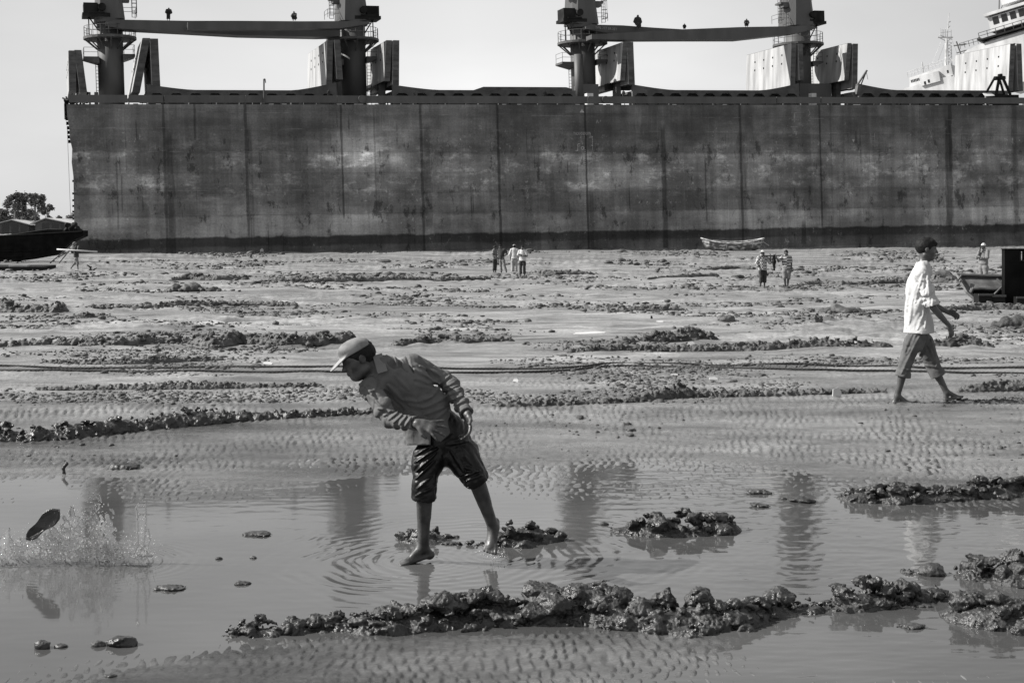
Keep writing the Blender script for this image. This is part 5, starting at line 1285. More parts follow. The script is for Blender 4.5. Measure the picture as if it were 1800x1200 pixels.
b = MB(); py_ = Pp['shR'][1] - .12; b.bar(tuple(W(100, 438.3, py_)), tuple(W(171, 442.3, py_)), .05, .045, n=8); o = b.build('long_pole', M_pale, smooth=True); tag(o, 'long pale pole carried level on the shoulder of the labourer at left', 'pole')
GJ = 'workers up on the crane jibs and the deck'
def aloft(px, py, h, d, label, yaw=0, bent=0, **kw):
    x, z = S(px, py, d); p = SM @ Vector((x, d, z)); H = h / FPX * p.y
    kk = {}
    if bent == 1:      # squatting, knees up
        kk = dict(pelvis=(0, .10, .28), chest=(0, -.05, .55), neck=(0, -.12, .74), head=(0, -.18, .88), shL=(.17, -.10, .70), shR=(-.17, -.10, .70), elL=(.24, -.22, .50), elR=(-.24, -.22, .50), wrL=(.14, -.38, .52), wrR=(-.14, -.38, .52), hipL=(.09, .08, .27), hipR=(-.09, .08, .27), knL=(.17, -.28, .46), knR=(-.17, -.28, .46), anL=(.12, -.06, .08), anR=(-.12, -.06, .08), toeL=(.14, -.24, .02), toeR=(-.14, -.24, .02)); H = h / FPX * p.y * 1.65 / 1.02
    if bent == 2:      # sitting on an edge with the legs hanging
        kk = dict(pelvis=(0, .05, .06), chest=(0, .02, .36), neck=(0, -.02, .56), head=(0, -.06, .70), shL=(.17, 0, .50), shR=(-.17, 0, .50), elL=(.27, .02, .26), elR=(-.27, .02, .26), wrL=(.2, -.1, .06), wrR=(-.2, -.1, .06), hipL=(.09, .0, .06), hipR=(-.09, .0, .06), knL=(.10, -.36, .04), knR=(-.10, -.36, .04), anL=(.10, -.33, -.34), anR=(-.10, -.33, -.34), toeL=(.10, -.48, -.40), toeR=(-.10, -.48, -.40)); H = h / FPX * p.y * 1.65 / .86
    if bent == 3:      # stooping
        kk = dict(pelvis=(0, .10, .86), chest=(0, -.14, 1.05), neck=(0, -.30, 1.12), head=(0, -.40, 1.20), shL=(.19, -.24, 1.08), shR=(-.19, -.24, 1.08), elL=(.28, -.25, .84), elR=(-.28, -.25, .84), wrL=(.16, -.30, .64), wrR=(-.16, -.30, .64), tf=(0, -.6, -.8)); H = h / FPX * p.y * 1.65 / 1.33
    kk.update(kw); J, s = pose(np.array(p), H, yaw, **kk)
    human(label, J, vox=.02, k=s * 1.05, base=np.array(p), group=GJ, shirt=dict(m=m_dk, sleeve=1.6, pad=.075), trousers=dict(m=m_dk, cuff=.8, loose=.04), hands=True)
aloft(296, 36.5, 21.5, 10.3, 'dark figure stooping on the left jib near the leftmost crane', 20, 3)
aloft(518, 37, 16.5, 10.0, 'dark figure squatting on the left jib near the second crane', -20, 1)
aloft(1121, 44, 18, 9.0, 'dark figure seated astride the right jib beside the third crane', 10, 2)
aloft(1203, 52, 10, 8.2, 'small dark figure sitting low in the middle of the right jib', 0, 1)
aloft(1312, 48, 14.5, 8.0, 'dark figure squatting on the right jib towards the fourth crane', 0, 1)
aloft(578, 174, 16, 3.0, 'worker behind the deck edge just left of the second crane', 30, 0, )
aloft(958, 174, 15, 3.0, 'worker behind the deck edge in front of the flat hatch cover', 0, 0)
aloft(1096, 174, 15, 3.0, 'worker on deck under the folded cover right of the third crane', 0, 0)
# ------------------------------------------------------------------ ropes
def rope(pts, r, label, raise_=None):
    P = [];
    for (px, py) in pts: g = G(px, py); P.append(g)
    P = np.array(P); Yc = P[:, 1].mean(); seg = np.linalg.norm(np.diff(P[:, :2], axis=0), axis=1); cum = np.concatenate([[0], np.cumsum(seg)])
    n = int(cum[-1] / .012); s_ = np.linspace(0, cum[-1], n)
    # gentle, rounded interpolation
    X = np.interp(s_, cum, P[:, 0]); Y = np.interp(s_, cum, P[:, 1]); ker = np.ones(41) / 41
    sm_ = lambda a: np.convolve(np.pad(a, 20, mode='edge'), ker, 'valid')
    X, Y = sm_(X), sm_(Y); Z = zground(X, Y); Z = sm_(np.maximum(Z, sm_(Z))) + r * .75 + .004 * pn2(s_ / .5, s_ * 0 + Yc, 3)
    C_ = np.stack([X, Y, Z], 1); Tn = np.gradient(C_, axis=0); Tn /= np.linalg.norm(Tn, axis=1)[:, None]
    U_ = np.cross(Tn, (0, 0, 1.0)); U_ /= np.linalg.norm(U_, axis=1)[:, None]; V_ = np.cross(U_, Tn)
    k = 12; a = np.linspace(0, 2 * np.pi, k, endpoint=False)
    tw = s_[:, None] * 2 * np.pi / .16
    rr = r * (1 + .14 * np.cos(3 * (a[None, :] - tw)))
    V = C_[:, None, :] + rr[..., None] * (np.cos(a)[None, :, None] * U_[:, None, :] + np.sin(a)[None, :, None] * V_[:, None, :])
    i = np.arange(n * k).reshape(n, k); j = np.roll(i, -1, 1)
    F = np.stack([i[:-1], j[:-1], j[1:], i[1:]], -1).reshape(-1, 4)
    tag(mesh_np('mooring_rope', V.reshape(-1, 3), F, M_rope), label, 'rope', 'heavy mooring ropes lying across the mud')
rope([(-260, 648), (200, 649), (600, 649), (900, 650), (1000, 650), (1060, 643), (1110, 640), (1180, 643), (1300, 645), (1480, 645), (1620, 648), (2000, 651)], .0155, 'thick wet mooring rope lying across the mud, the farther of the two')
rope([(-260, 656), (200, 656), (600, 657), (900, 656), (1010, 652), (1070, 646), (1120, 644), (1200, 648), (1300, 651), (1400, 653), (1620, 656), (2000, 660)], .0155, 'thick wet mooring rope lying across the mud, the nearer of the two')

# ------------------------------------------------------------------ small open boat below the hull
def hull_loft(n, half, sheer, keel, beam, inset, rake=.35):
    """shell of an open boat: outer and inner skins; x along -half..half"""
    k = 9; V = []; 
    for inner in (0, 1):
        for i in range(n):
            t = -1 + 2 * i / (n - 1); bt = beam * max(0.02, (1 - abs(t) ** 2.6)) ** .8 - inset * inner; bt = max(bt, .01)
            zs = sheer(t) - (0 if not inner else .0); zk = keel(t) + inset * inner
            for j in range(2 * k + 1):
                a = -1 + j / k; w_ = abs(a); y = math.copysign(bt * (w_ ** .55), a); z = zk + (zs - zk) * (w_ ** 2.2)
                xx = t * half * (1 - (1 - w_ ** 2) * rake * abs(t) ** 3 * .35)
                if inner: xx *= .97
                V.append((xx, y, z))
    m_ = 2 * k + 1; F = []
    for inner in (0, 1):
        o = inner * n * m_
        for i in range(n - 1):
            for j in range(m_ - 1):
                q = (o + i * m_ + j, o + (i + 1) * m_ + j, o + (i + 1) * m_ + j + 1, o + i * m_ + j + 1); F.append(q if inner else q[::-1])
    for i in range(n - 1):
        for j in (0, m_ - 1):
            q = (i * m_ + j, (i + 1) * m_ + j, n * m_ + (i + 1) * m_ + j, n * m_ + i * m_ + j); F.append(q)
    for i in (0, n - 1):
        for j in range(m_ - 1): F.append((i * m_ + j, i * m_ + j + 1, n * m_ + i * m_ + j + 1, n * m_ + i * m_ + j))
    return V, F
g = G(1282, 441); sb_ = g[1] / FPX
boat = empty('open_boat', (W(1282, 442, g[1])[0], g[1] - 2, W(0, 441, g[1] - 2)[2]), 'small open wooden boat with white gunwale lying on the mud below the hull', 'boat', rot=(R(5), R(1), R(-3)))
Lb = 54.5 * sb_; hb2 = 21 * sb_
sh_ = lambda t: hb2 * (.68 + .36 * t * t + .03 * t); ke_ = lambda t: hb2 * (.0 + .30 * abs(t) ** 5)
V, F = hull_loft(31, Lb, sh_, ke_, .95, .05); mesh_np('boat_hull', V, F, M_boat, boat)
b = MB()
for s_ in (-1, 1):
    pr = None
    for i in range(31):
        t = -1 + 2 * i / 30; bt = .95 * max(.02, (1 - abs(t) ** 2.6)) ** .8; p = (t * Lb, s_ * bt, sh_(t) + .02)
        if pr: b.bar(pr, p, .075, n=6)
        pr = p
b.build('gunwale', M_boat_w, boat)
for x in (-.55, -.05, .45, .8):
    b = MB(); t = x; b.box(x * Lb - .12, x * Lb + .12, -.82 * (1 - abs(t) ** 2.6) ** .8, .82 * (1 - abs(t) ** 2.6) ** .8, sh_(t) - .34, sh_(t) - .30); b.build('thwart', M_boat_w, boat)
b = MB(); 
for x in (-.75, -.2, .62):
    bt = .95 * (1 - abs(x) ** 2.6) ** .8; b.bar((x * Lb, -bt - .02, sh_(x)), (x * Lb, -bt * .86, sh_(x) - .5), .035, n=4)
b.build('rib', M_boat_w, boat)
b = MB(); p = W(1336, 421, g[1]); q = W(1352, 432, g[1]); b.bar(tuple(p), tuple(q), .02, n=4); tag(b.build('mooring_line', M_pale), 'thin slack line running from the right tip of the small boat', 'line')

# ------------------------------------------------------------------ dark barge bow at the left
g = G(60, 460); Yb = g[1]
barge = empty('barge', (W(0, 455, Yb)[0], Yb, W(0, 455, Yb)[2]), 'dark worn barge bow entering from the left edge below the trees', 'barge')
bo = v3(barge.location)
def BP(px, py): p = W(px, py, Yb) - bo; return (p[0], p[2])
b = MB(); out_ = [(-160, 430), (-160, 470), (0, 462), (50, 456), (96, 448), (112, 436), (126, 424), (146, 415), (146, 405), (110, 406), (84, 405), (60, 409), (0, 417)]
pts = [BP(*p) for p in out_]
# shell with depth: outer side, then narrowing to the centreline
b.prism(pts, 0, 1.3); b.build('barge_hull', M_black, barge)
for (p0, p1) in (((-160, 424), (145, 407)), ((-160, 446), (70, 440)), ((-160, 454), (40, 450))):
    b = MB(); b.bar((BP(*p0)[0], -.02, BP(*p0)[1]), (BP(*p1)[0], -.02, BP(*p1)[1]), .09, n=6); b.build('rubbing_strake', M_black, barge)
b = MB(); pr = None
for p in [(-160, 431), (0, 416.5), (30, 413), (60, 408), (84, 404.5), (108, 405)]:
    q = BP(*p); 
    if pr: b.bar((pr[0], .2, pr[1]), (q[0], .2, q[1]), .13, n=5)
    pr = q
b.build('deck_edge', M_dark, barge)
v = Vox((BP(104, 400)[0] - .4, -.6, BP(0, 412)[1]), (BP(135, 400)[0] + .3, 3, BP(0, 388)[1] + .2), .05); rg = np.random.default_rng(4)
for (px, py, r_) in ((112, 396, 6), (118, 402, 7), (123, 395, 5), (128, 403, 6), (110, 404, 5), (134, 406, 5)):
    p = BP(px, py); v.add(rock((p[0], 1.0, p[1]), r_ * Yb / FPX, rg), .05)
v.rough(2, .08, 2, 3); o = v.mesh('deck_gear', M_dark, barge)
b = MB()
for (p0, p1) in (((129, 432), (104, 462)), ((127, 430), (88, 462)), ((124, 440), (103, 452))):
    a_, c_ = W(*p0, Yb - 1), W(*p1, Yb - 4); tag_ = MB(); tag_.bar(tuple(a_), tuple(c_), .045, n=5); o = tag_.build('hawser', M_rope)
    tag(o, 'dark hawser slanting from the barge bow down to the mud', 'rope', 'hawsers at the barge bow')
v = Vox(W(120, 446, Yb - 1.5) - (.5, .5, 0), W(138, 424, Yb - 1.5) + (.5, .5, .1), .04); v.add(rc(W(131, 430, Yb - 1.5), W(130, 440, Yb - 1.5), .20, .26, (0, 1, 0), .6), .05); v.add(rc(W(124, 432, Yb - 1.5), W(119, 447, Yb - 1.5), .05, .05), .05); v.rough(3, .06, 2, 9)
tag(v.mesh('cloth_sack', M_wood), 'crumpled white sack hanging at the barge bow', 'sack')
g = G(40, 477); b = MB(); x0, x1 = W(-120, 0, g[1])[0], W(77, 0, g[1])[0]; zt_, zb_ = W(0, 469, g[1])[2], W(0, 482, g[1])[2]
b.hexa([(x0, g[1], zb_), (x1, g[1], zb_), (x1, g[1] + 2.4, zb_), (x0, g[1] + 2.4, zb_), (x0, g[1], zt_), (x1, g[1], zt_), (x1, g[1] + 2.4, zt_ + .1), (x0, g[1] + 2.4, zt_ + .1)])
o = b.build('steel_plate', M_dark); tag(o, 'long dark steel plate lying flat at the left edge below the barge', 'plate')
b = MB(); b.box(W(12, 0, g[1])[0], W(45, 0, g[1])[0], g[1] + .3, g[1] + .8, zt_ + .0, zt_ + .13); tag(b.build('timber_beam', M_pale), 'short pale beam lying on the long dark steel plate', 'beam')
g = G(156, 477)
b = MB()
for p, q in (((132, 477), (168, 477)), ((157, 476), (161, 468)), ((162, 476), (170, 471)), ((160, 470), (153, 466)), ((162, 477), (158, 470))):
    b.bar(tuple(W(*p, g[1])), tuple(W(*q, g[1])), .06, .03, n=6)
tag(b.build('anchor', M_dark), 'small dark anchor lying on the mud by the labourer', 'anchor')
b = MB(); g = G(460, 443); p = W(460, 443, g[1]); b.box(p[0] - .18, p[0] + .18, p[1], p[1] + .3, p[2] - .05, p[2] + .30); b.bar((p[0], p[1] + .15, p[2] + .3), (p[0], p[1] + .15, p[2] + .40), .10, .06, n=8)
tag(b.build('drum', M_pale), 'small pale canister standing on the mud at the foot of the hull', 'canister')

# ------------------------------------------------------------------ broken boat and steel block at the right
g = G(1725, 533); Ys = g[1]; s_ = Ys / FPX
wreck = empty('wrecked_boat', tuple(W(1725, 533, Ys)), 'broken open boat section with slanting stem, beside the black steel block', 'boat')
wo = v3(wreck.location)
def WP(px, py, dy=0): return tuple(W(px, py, Ys + dy) - wo)
def quad(pts, th, nm, m, par):
    b = MB(); P4 = [v3(p) for p in pts]; n = unit(np.cross(P4[1] - P4[0], P4[2] - P4[0])) * th
    b.hexa([tuple(p) for p in P4] + [tuple(p + n) for p in P4]); return b.build(nm, m, par)
for (pp) in ([(1683, 483, .9), (1800, 486, .9), (1800, 524, .1), (1712, 520, .2)],): quad([WP(*p) for p in pp], .05, 'side_plank', M_wood, wreck)
quad([WP(1683, 483, .9), WP(1712, 520, .2), WP(1723, 532, -.5), WP(1700, 512, -.3)], .05, 'bow_plank', M_wood, wreck)
quad([WP(1712, 520, .15), WP(1800, 522, .1), WP(1800, 536, -.6), WP(1722, 534, -.6)], .05, 'bottom_plank', M_black, wreck)
b = MB(); b.bar(WP(1682, 482, .85), WP(1699, 512, .2), .05, n=6); b.bar(WP(1699, 512, .2), WP(1722, 534, -.6), .05, n=6); b.build('stem', M_wood, wreck)
b = MB(); b.bar(WP(1682, 483, .8), WP(1810, 487, .8), .055, n=6); b.build('gunwale', M_deck, wreck)
b = MB(); b.bar(WP(1709, 507, -.1), WP(1766, 509, -.1), .045, n=6); b.bar(WP(1709, 507, -.1), WP(1704, 519, -.1), .05, n=6); b.build('cross_beam', M_wood, wreck)
b = MB(); b.bar(WP(1690, 484, .6), WP(1684, 493, .4), .03, n=5); b.bar(WP(1752, 490, .4), WP(1764, 500, .3), .035, n=5); b.bar(WP(1748, 517, -.3), WP(1760, 505, -.2), .03, n=5); b.build('broken_rib', M_wood, wreck)
quad([WP(1706, 509, .1), WP(1766, 511, .1), WP(1766, 521, .1), WP(1704, 520, .1)], .05, 'inner_panel', M_black, wreck)
blk = empty('steel_block', tuple(W(1795, 537, Ys - .6)), 'tall black steel section with a notched opening, cut by the right frame edge', 'steel block'); bo2 = v3(blk.location)
def KP(px, py, y): p = W(px, py, y) - bo2; return p
yb_ = Ys - .6; th = .25
b = MB()
def kb(px0, px1, py0, py1, y0, y1, bb=None):
    p0 = W(px0, py1, yb_) - bo2; p1 = W(px1, py0, yb_) - bo2; (bb or b).box(p0[0], p1[0], y0, y1, p0[2], p1[2])
kb(1766, 1792, 438, 537, 0, th); kb(1792, 1850, 458, 537, .02, th - .02); kb(1801, 1850, 438, 458, .04, th - .04); kb(1792, 1801, 438, 442, .05, th)
b.build('block_body', M_black, blk)
b = MB(); kb(1792, 1794.5, 442, 459, -.02, .3, b); kb(1792, 1803, 457, 459.5, -.03, .28, b); kb(1764.5, 1812, 436.8, 438.2, -.02, th, b); b.build('notch_flange', M_dark, blk)
for i, (a0, a1, t0, t1) in enumerate(((1721, 1745, 517, 533), (1745.5, 1767, 519, 535), (1788, 1830, 522, 538))):
    ob = empty('steel_trough', tuple(W((a0 + a1) / 2, t1, Ys - .9)), ('small open steel box under the broken boat, farthest left', 'small open steel box between the left box and the black block', 'small open steel box in front of the black block at the frame edge')[i], 'steel box', 'small open steel boxes by the broken boat')
    w_ = (a1 - a0) * s_ * .98; h_ = (t1 - t0) * s_; b = MB()
    b.box(-w_ / 2, w_ / 2, 0, .03, 0, h_); b.box(-w_ / 2, w_ / 2, .45, .48, 0, h_); b.box(-w_ / 2, -w_ / 2 + .03, .03, .45, 0, h_); b.box(w_ / 2 - .03, w_ / 2, .03, .45, 0, h_); b.box(-w_ / 2, w_ / 2, .031, .449, .002, .04); b.build('box_shell', M_dark, ob)
    b = MB(); b.box(-w_ / 2 - .02, w_ / 2 + .02, -.03, -.002, h_ - .05, h_ + .01); b.build('rim', M_deck, ob)
# heap of wet net at the right edge
def heap(name, pts, vox, label, m, cat, rough_=(8, .02), seed=1, flat=.6):
    P = [(*G(px, py)[:2], *( [G(px, py)[2]]), r) for px, py, r in pts]; s0 = P[0][1] / FPX
    R_ = max(p[3] for p in P) * s0; a = np.array([p[:3] for p in P])
    v = Vox(a.min(0) - R_ * 1.5, a.max(0) + R_ * 1.5, vox)
    for x, y, z, r in P: v.add(ell((x, y + r * s0 * .4, z + r * s0 * .1), (r * s0, r * s0 * .8, r * s0 * flat)), r * s0 * .5)
    v.rough(rough_[0], rough_[1], 3, seed, ridge=True); return tag(v.mesh(name, m), label, cat)
o = heap('net_heap', [(1760, 577, 14), (1775, 579, 22), (1800, 579, 28), (1830, 579, 26), (1745, 580, 8)], .018, 'heap of dark wet net folds lying on the mud at the right edge', M_rope, 'net heap', (3.2, .05), 4, .75)
heap('mud_mound', [(1642, 497, 14), (1660, 497, 20), (1632, 498, 12), (1675, 498, 14)], .03, 'smooth rounded mud mound behind the head-high shoulder of the striding man', M_clod_far, 'mud mound', (3, .02), 6, .9)
heap('mud_mound', [(1470, 553, 18), (1500, 553, 22), (1448, 553, 14)], .02, 'long low dark mud slab in the right middle ground', M_clod, 'mud mound', (2.2, .06), 7, .4)
heap('mud_mound', [(1438, 574, 9), (1442, 574, 7)], .016, 'single lumpy mud boulder left of the striding man in the mid distance', M_clod, 'mud mound', (5, .05), 8, 1.2)
heap('mud_mound', [(300, 515, 18), (335, 514, 26), (370, 515, 12)], .03, 'dark flat mud bank in the left middle distance', M_clod, 'mud mound', (1.6, .09), 9, .4)
heap('mud_mound', [(1275, 565, 12), (1283, 565, 10)], .018, 'rounded dark boulder of mud right of the picture centre', M_clod, 'mud mound', (4, .06), 10, .8)
heap('mud_mound', [(1208, 507, 10), (1222, 510, 8)], .022, 'blocky mud lump left of the two carriers on the open flat', M_clod, 'mud mound', (3, .04), 11, .7)

# ------------------------------------------------------------------ little things on the mud and in the pool
def pebble(px, py, r, label, flat=.6, m=M_clod_wet, grp='small stones standing in the pool', seed=1, name='stone', cat='stone', st=1.3):
    g = G(px, py); g[2] = max(g[2], WATER_Z); s0 = g[1] / FPX; rg = np.random.default_rng(seed); R_ = r * s0
    v = Vox(g - R_ * 1.9, g + R_ * 1.9, max(.004, R_ / 14))
    v.add(rock(g + (0, 0, R_ * flat * .35), R_, rg, sq=(st, 1, flat)), 0); v.add(rock(g + (R_ * .5, -R_ * .2, R_ * .1), R_ * .55, rg, sq=(st, 1, flat)), .01)
    v.rough(1 / (R_ * .5), R_ * .09, 2, seed)
    tag(v.mesh(name, m), label, cat, grp)
pebble(74, 1141, 12, 'round dark stone at the lower left, leftmost in its row', .9, seed=1)
pebble(106, 1139, 9, 'small flat stone second from left in the lower left row', .45, seed=2)
pebble(172, 1137, 11, 'small stone touching the left of the pointed black stone', .6, seed=3)
pebble(214, 1136, 20, 'pointed black stone at the right end of the lower left row', .65, seed=4)
pebble(294, 1043, 20, 'flat sliver of mud showing above the water in front of the splash', .22, seed=5)
pebble(424, 1034, 11, 'tiny flat stone in the open pool left of the ridge tip', .35, seed=6)
pebble(384, 990, 5, 'tiny dark stone left of the man, nearer the splash', .6, seed=7)
pebble(444, 988, 5, 'tiny dark stone left of the man, nearer his foot', .6, seed=8)
pebble(452, 946, 18, 'thin flat mud crumb in the pool between splash and man', .25, seed=9)
pebble(1334, 869, 16, 'low mud crumb in the pool behind the oval mound, farther one', .35, seed=10)
pebble(1333, 893, 14, 'low mud crumb just behind the oval mound', .3, seed=11)
pebble(1412, 884, 18, 'flat mud crumb between oval mound and the right ridge', .35, seed=12)
pebble(1378, 880, 4, 'tiny dot of a stone between two mud crumbs', .7, seed=13)
pebble(1062, 928, 6, 'tiny stone at the left tip of the oval mound', .7, seed=14)
pebble(1600, 1108, 18, 'thin dark sliver near the bottom in front of the right end of the ridge', .25, seed=15)
pebble(1640, 1018, 20, 'rounded black boulder left of the peaked heap', .75, seed=16)
pebble(1690, 1062, 16, 'smooth wet cobble closing the right end of the near ridge', .7, seed=17)
pebble(220, 823, 22, 'dark flat clod on the rippled mud above the splash', .35, seed=18, grp=None)
pebble(790, 962, 10, 'flat stone between the legs of the man', .3, seed=19)
pebble(193, 1188, 8, 'small dark crumb at the bottom left edge of the picture', .4, seed=20)
for i, (px, py, r, t) in enumerate(((1576, 790, 6, 'right'), (130, 1192, 5, 'bottom'), (620, 755, 5, 'centre'), (345, 762, 8, 'left'))):
    pass
def shard(px, py, w_, h_, label, m=None, tilt=35, seed=1):
    g = G(px, py); s0 = g[1] / FPX; rg = np.random.default_rng(seed); b = MB(); W_, H_ = w_ * s0, h_ * s0
    b.prism([(-W_ / 2, 0), (W_ * .42, -.01), (W_ / 2, H_ * .5), (W_ * .2, H_), (-W_ * .4, H_ * .8)], 0, .012)
    o = b.build('plate_shard', m or M_pale); o.location = (g[0], g[1], g[2] + .012); o.rotation_euler = (R(-tilt), R(rg.uniform(-4, 4)), R(rg.uniform(-20, 20)))
    tag(o, label, 'shard', 'pale shards lying on the mud')
shard(1472, 698, 18, 15, 'pale square shard standing in the clods left of the striding man', tilt=10)
shard(288, 605, 28, 7, 'pale flat shard on the tall clod ridge at left', tilt=40, seed=2)
shard(1035, 588, 60, 9, 'long white strip of plastic on the mud at centre right', tilt=65, seed=3)
shard(1215, 612, 14, 8, 'small pale shard right of the centre clod mound', tilt=30, seed=4)
shard(1130, 612, 9, 8, 'small pale shard left of the centre clod mound', tilt=30, seed=5)
shard(470, 641, 18, 6, 'small pale shard just above the ropes left of the cap', tilt=55, seed=6)
shard(1255, 668, 16, 8, 'pale shard in front of the ropes right of centre', tilt=50, seed=7)
shard(1186, 653 + 8, 14, 4, 'thin pale shard directly below the ropes at centre right', tilt=60, seed=8)
shard(222, 660 + 92, 14, 7, 'pale shard on the long dark bank at left', tilt=30, seed=9)
shard(906, 672, 10, 6, 'small pale shard in front of the ropes at centre', tilt=40, seed=10)
shard(1160, 568, 14, 5, 'thin pale shard in the centre right middle distance', tilt=55, seed=11)
g = G(148, 585); b = MB(); b.bar(tuple(W(139, 586, g[1])), tuple(W(160, 583, g[1])), .03, .02, n=5); b.bar(tuple(W(153, 584, g[1])), tuple(W(157, 580, g[1])), .02, n=5); tag(b.build('driftwood', M_dark), 'forked black stick lying on the smooth mud at left', 'stick')
g = G(480, 584); b = MB(); b.bar(tuple(W(463, 585, g[1])), tuple(W(520, 583.5, g[1])), .025, .02, n=5); tag(b.build('driftwood', M_dark), 'thin straight dark stick on the mud left of the cap', 'stick')
g = G(1146, 563); b = MB(); b.bar(tuple(W(1146, 565, g[1])), tuple(W(1145, 555, g[1])), .035, .02, n=5); b.bar(tuple(W(1146, 564, g[1])), tuple(W(1216, 563, g[1] - .2)), .03, .03, n=5); tag(b.build('driftwood', M_dark), 'low dark plank with an upright peg at centre right', 'stick')
g = G(114, 833); v = Vox(g - .08, g + (.08, .08, .14), .004); v.add(rc(W(113, 833, g[1]), W(111, 823, g[1]), .016, .010), .01); v.add(rc(W(111, 823, g[1]), W(117, 815, g[1]), .012, .016), .01); v.rough(40, .003, 2, 2)
tag(v.mesh('driftwood', M_sandal), 'stubby black stick poking out of the rippled mud above the splash', 'stick')

# ------------------------------------------------------------------ the thrown sole and the splash
Ysp = 8.42
a_, c_ = W(56, 938, Ysp), W(91, 906, Ysp); dr = unit(c_ - a_); mid_ = (a_ + c_) / 2; nrm = unit((.12, -1, .15)); nrm = unit(nrm - dr * (nrm @ dr)); sd_ = np.cross(dr, nrm)
nrm = unit(np.array((.25, -1, .35))); nrm = unit(nrm - dr * (nrm @ dr)); sd_ = np.cross(dr, nrm)
sole = []; Ls = .265; N_ = 40
for i in range(N_):
    a = 2 * math.pi * i / N_; t_ = .5 - .5 * math.cos(a); wv = np.interp(t_, [0, .08, .2, .45, .7, .88, 1], [0, .024, .034, .031, .049, .040, 0]); sgn = 1 if a < math.pi else -1
    sole.append(dr * (t_ - .5) * Ls + sd_ * wv * sgn * (1.12 if sgn > 0 else .95) - nrm * (.020 * (2 * t_ - 1) ** 2))
sb3 = MB(); n_ = len(sole); sb3.v = [tuple(p * q + nrm * h_) for q, h_ in ((.94, -.012), (1, -.007), (1, .008), (.93, .013)) for p in sole]
for l_ in range(3):
    for i in range(n_): j = (i + 1) % n_; sb3.f.append((l_ * n_ + i, l_ * n_ + j, (l_ + 1) * n_ + j, (l_ + 1) * n_ + i))
sb3.f.append(tuple(range(n_))[::-1]); sb3.f.append(tuple(range(3 * n_, 4 * n_)))
M_sole = mat('wet_black_rubber', .008, .02, .28, 30, .004, 120, spec=.6)
fs_ = sb3.build('flying_sandal', M_sole); fs_.location = tuple(mid_)
tag(fs_, 'wet black sandal sole in mid air over the pool at the left', 'sandal')
M_w = bpy.data.materials.new('splashing_water'); M_w.use_nodes = True; t = M_w.node_tree; b_ = t.nodes['Principled BSDF']
b_.inputs['Base Color'].default_value = (.9, .9, .9, 1); b_.inputs['Roughness'].default_value = .08; b_.inputs['IOR'].default_value = 1.33; b_.inputs['Transmission Weight'].default_value = .88
M_drop = M_w.copy(); M_drop.name = 'water_drop'; M_drop.node_tree.nodes['Principled BSDF'].inputs['Transmission Weight'].default_value = .25
def splash():
    rg = np.random.default_rng(12); c0 = W(160, 985, Ysp)
    lo, hi = W(-40, 992, Ysp) - (0, .16, 0), W(268, 865, Ysp) + (0, .16, 0); lo[2] = WATER_Z - .012
    v = Vox(lo, hi, .0038); s0 = Ysp / FPX
    # main fan of torn water: height profile along x
    prof = [(-30, 935), (0, 940), (15, 928), (35, 950), (70, 945), (100, 915), (120, 895), (145, 905), (160, 885), (178, 868), (186, 885), (198, 915), (207, 945), (225, 970), (235, 972), (262, 976), (268, 985)]
    px_ = np.array([p[0] for p in prof]); py_ = np.array([p[1] for p in prof])
    x = v.ax[0][:, None, None]; y = v.ax[1][None, :, None]; z = v.ax[2][None, None, :]
    X, Y, Z = np.broadcast_arrays(x, y, z); pxx = CX + X / Ysp * FPX
    top = CAMZ - (np.interp(pxx, px_, py_) - HY) / FPX * Ysp
    hgt = (Z - WATER_Z) / np.maximum(top - WATER_Z, .01)
    off = .05 * pn3(X * 7, Y * 0, Z * 6, 3) + .06 * (1 - hgt) * np.sin(X * 9)
    sheet = np.abs(Y - Ysp - off - .02) - (.0062 * (1.1 - .4 * hgt))
    sheet2 = np.abs(Y - Ysp + .05 + .05 * pn3(X * 6, Y * 0, Z * 8, 8)) - (.0052 * (1.05 - .6 * hgt))
    hole = .002 - .035 * (pn3(X * 26 + Z * 10, Y * 6, Z * 17, 5) + .5 * pn3(X * 60, Y * 20, Z * 45, 6)) + .035 * np.clip(hgt - .55, 0, 1) - .014
    f = np.minimum(np.maximum(sheet, hole), np.maximum(sheet2, hole + .01 + .02 * hgt))
    f = np.maximum(f, (hgt - 1.06 + .22 * pn3(X * 40, Y * 5, Z * 12, 7)) * .05)
    v.F = f.astype(np.float32)
    # twin jet at the right
    def jet(pts, r):
        for p, q in zip(pts[:-1], pts[1:]): v.add(rc(W(p[0], p[1], Ysp), W(q[0], q[1], Ysp), r, r * .9), .006)
    jet([(236, 978), (243, 960), (242, 935), (242, 910), (240, 892), (244, 885)], .0075); jet([(262, 980), (252, 962), (256, 935), (257, 905), (256, 886)], .0065); jet([(244, 960), (250, 968), (256, 960)], .006); jet([(258, 975), (264, 950), (261, 930)], .0055); jet([(230, 974), (250, 980), (268, 978)], .009)
    return tag(v.mesh('water_splash', M_w), 'torn white sheet of water splashing up behind the flying sandal', 'splash')
sp_ = splash()
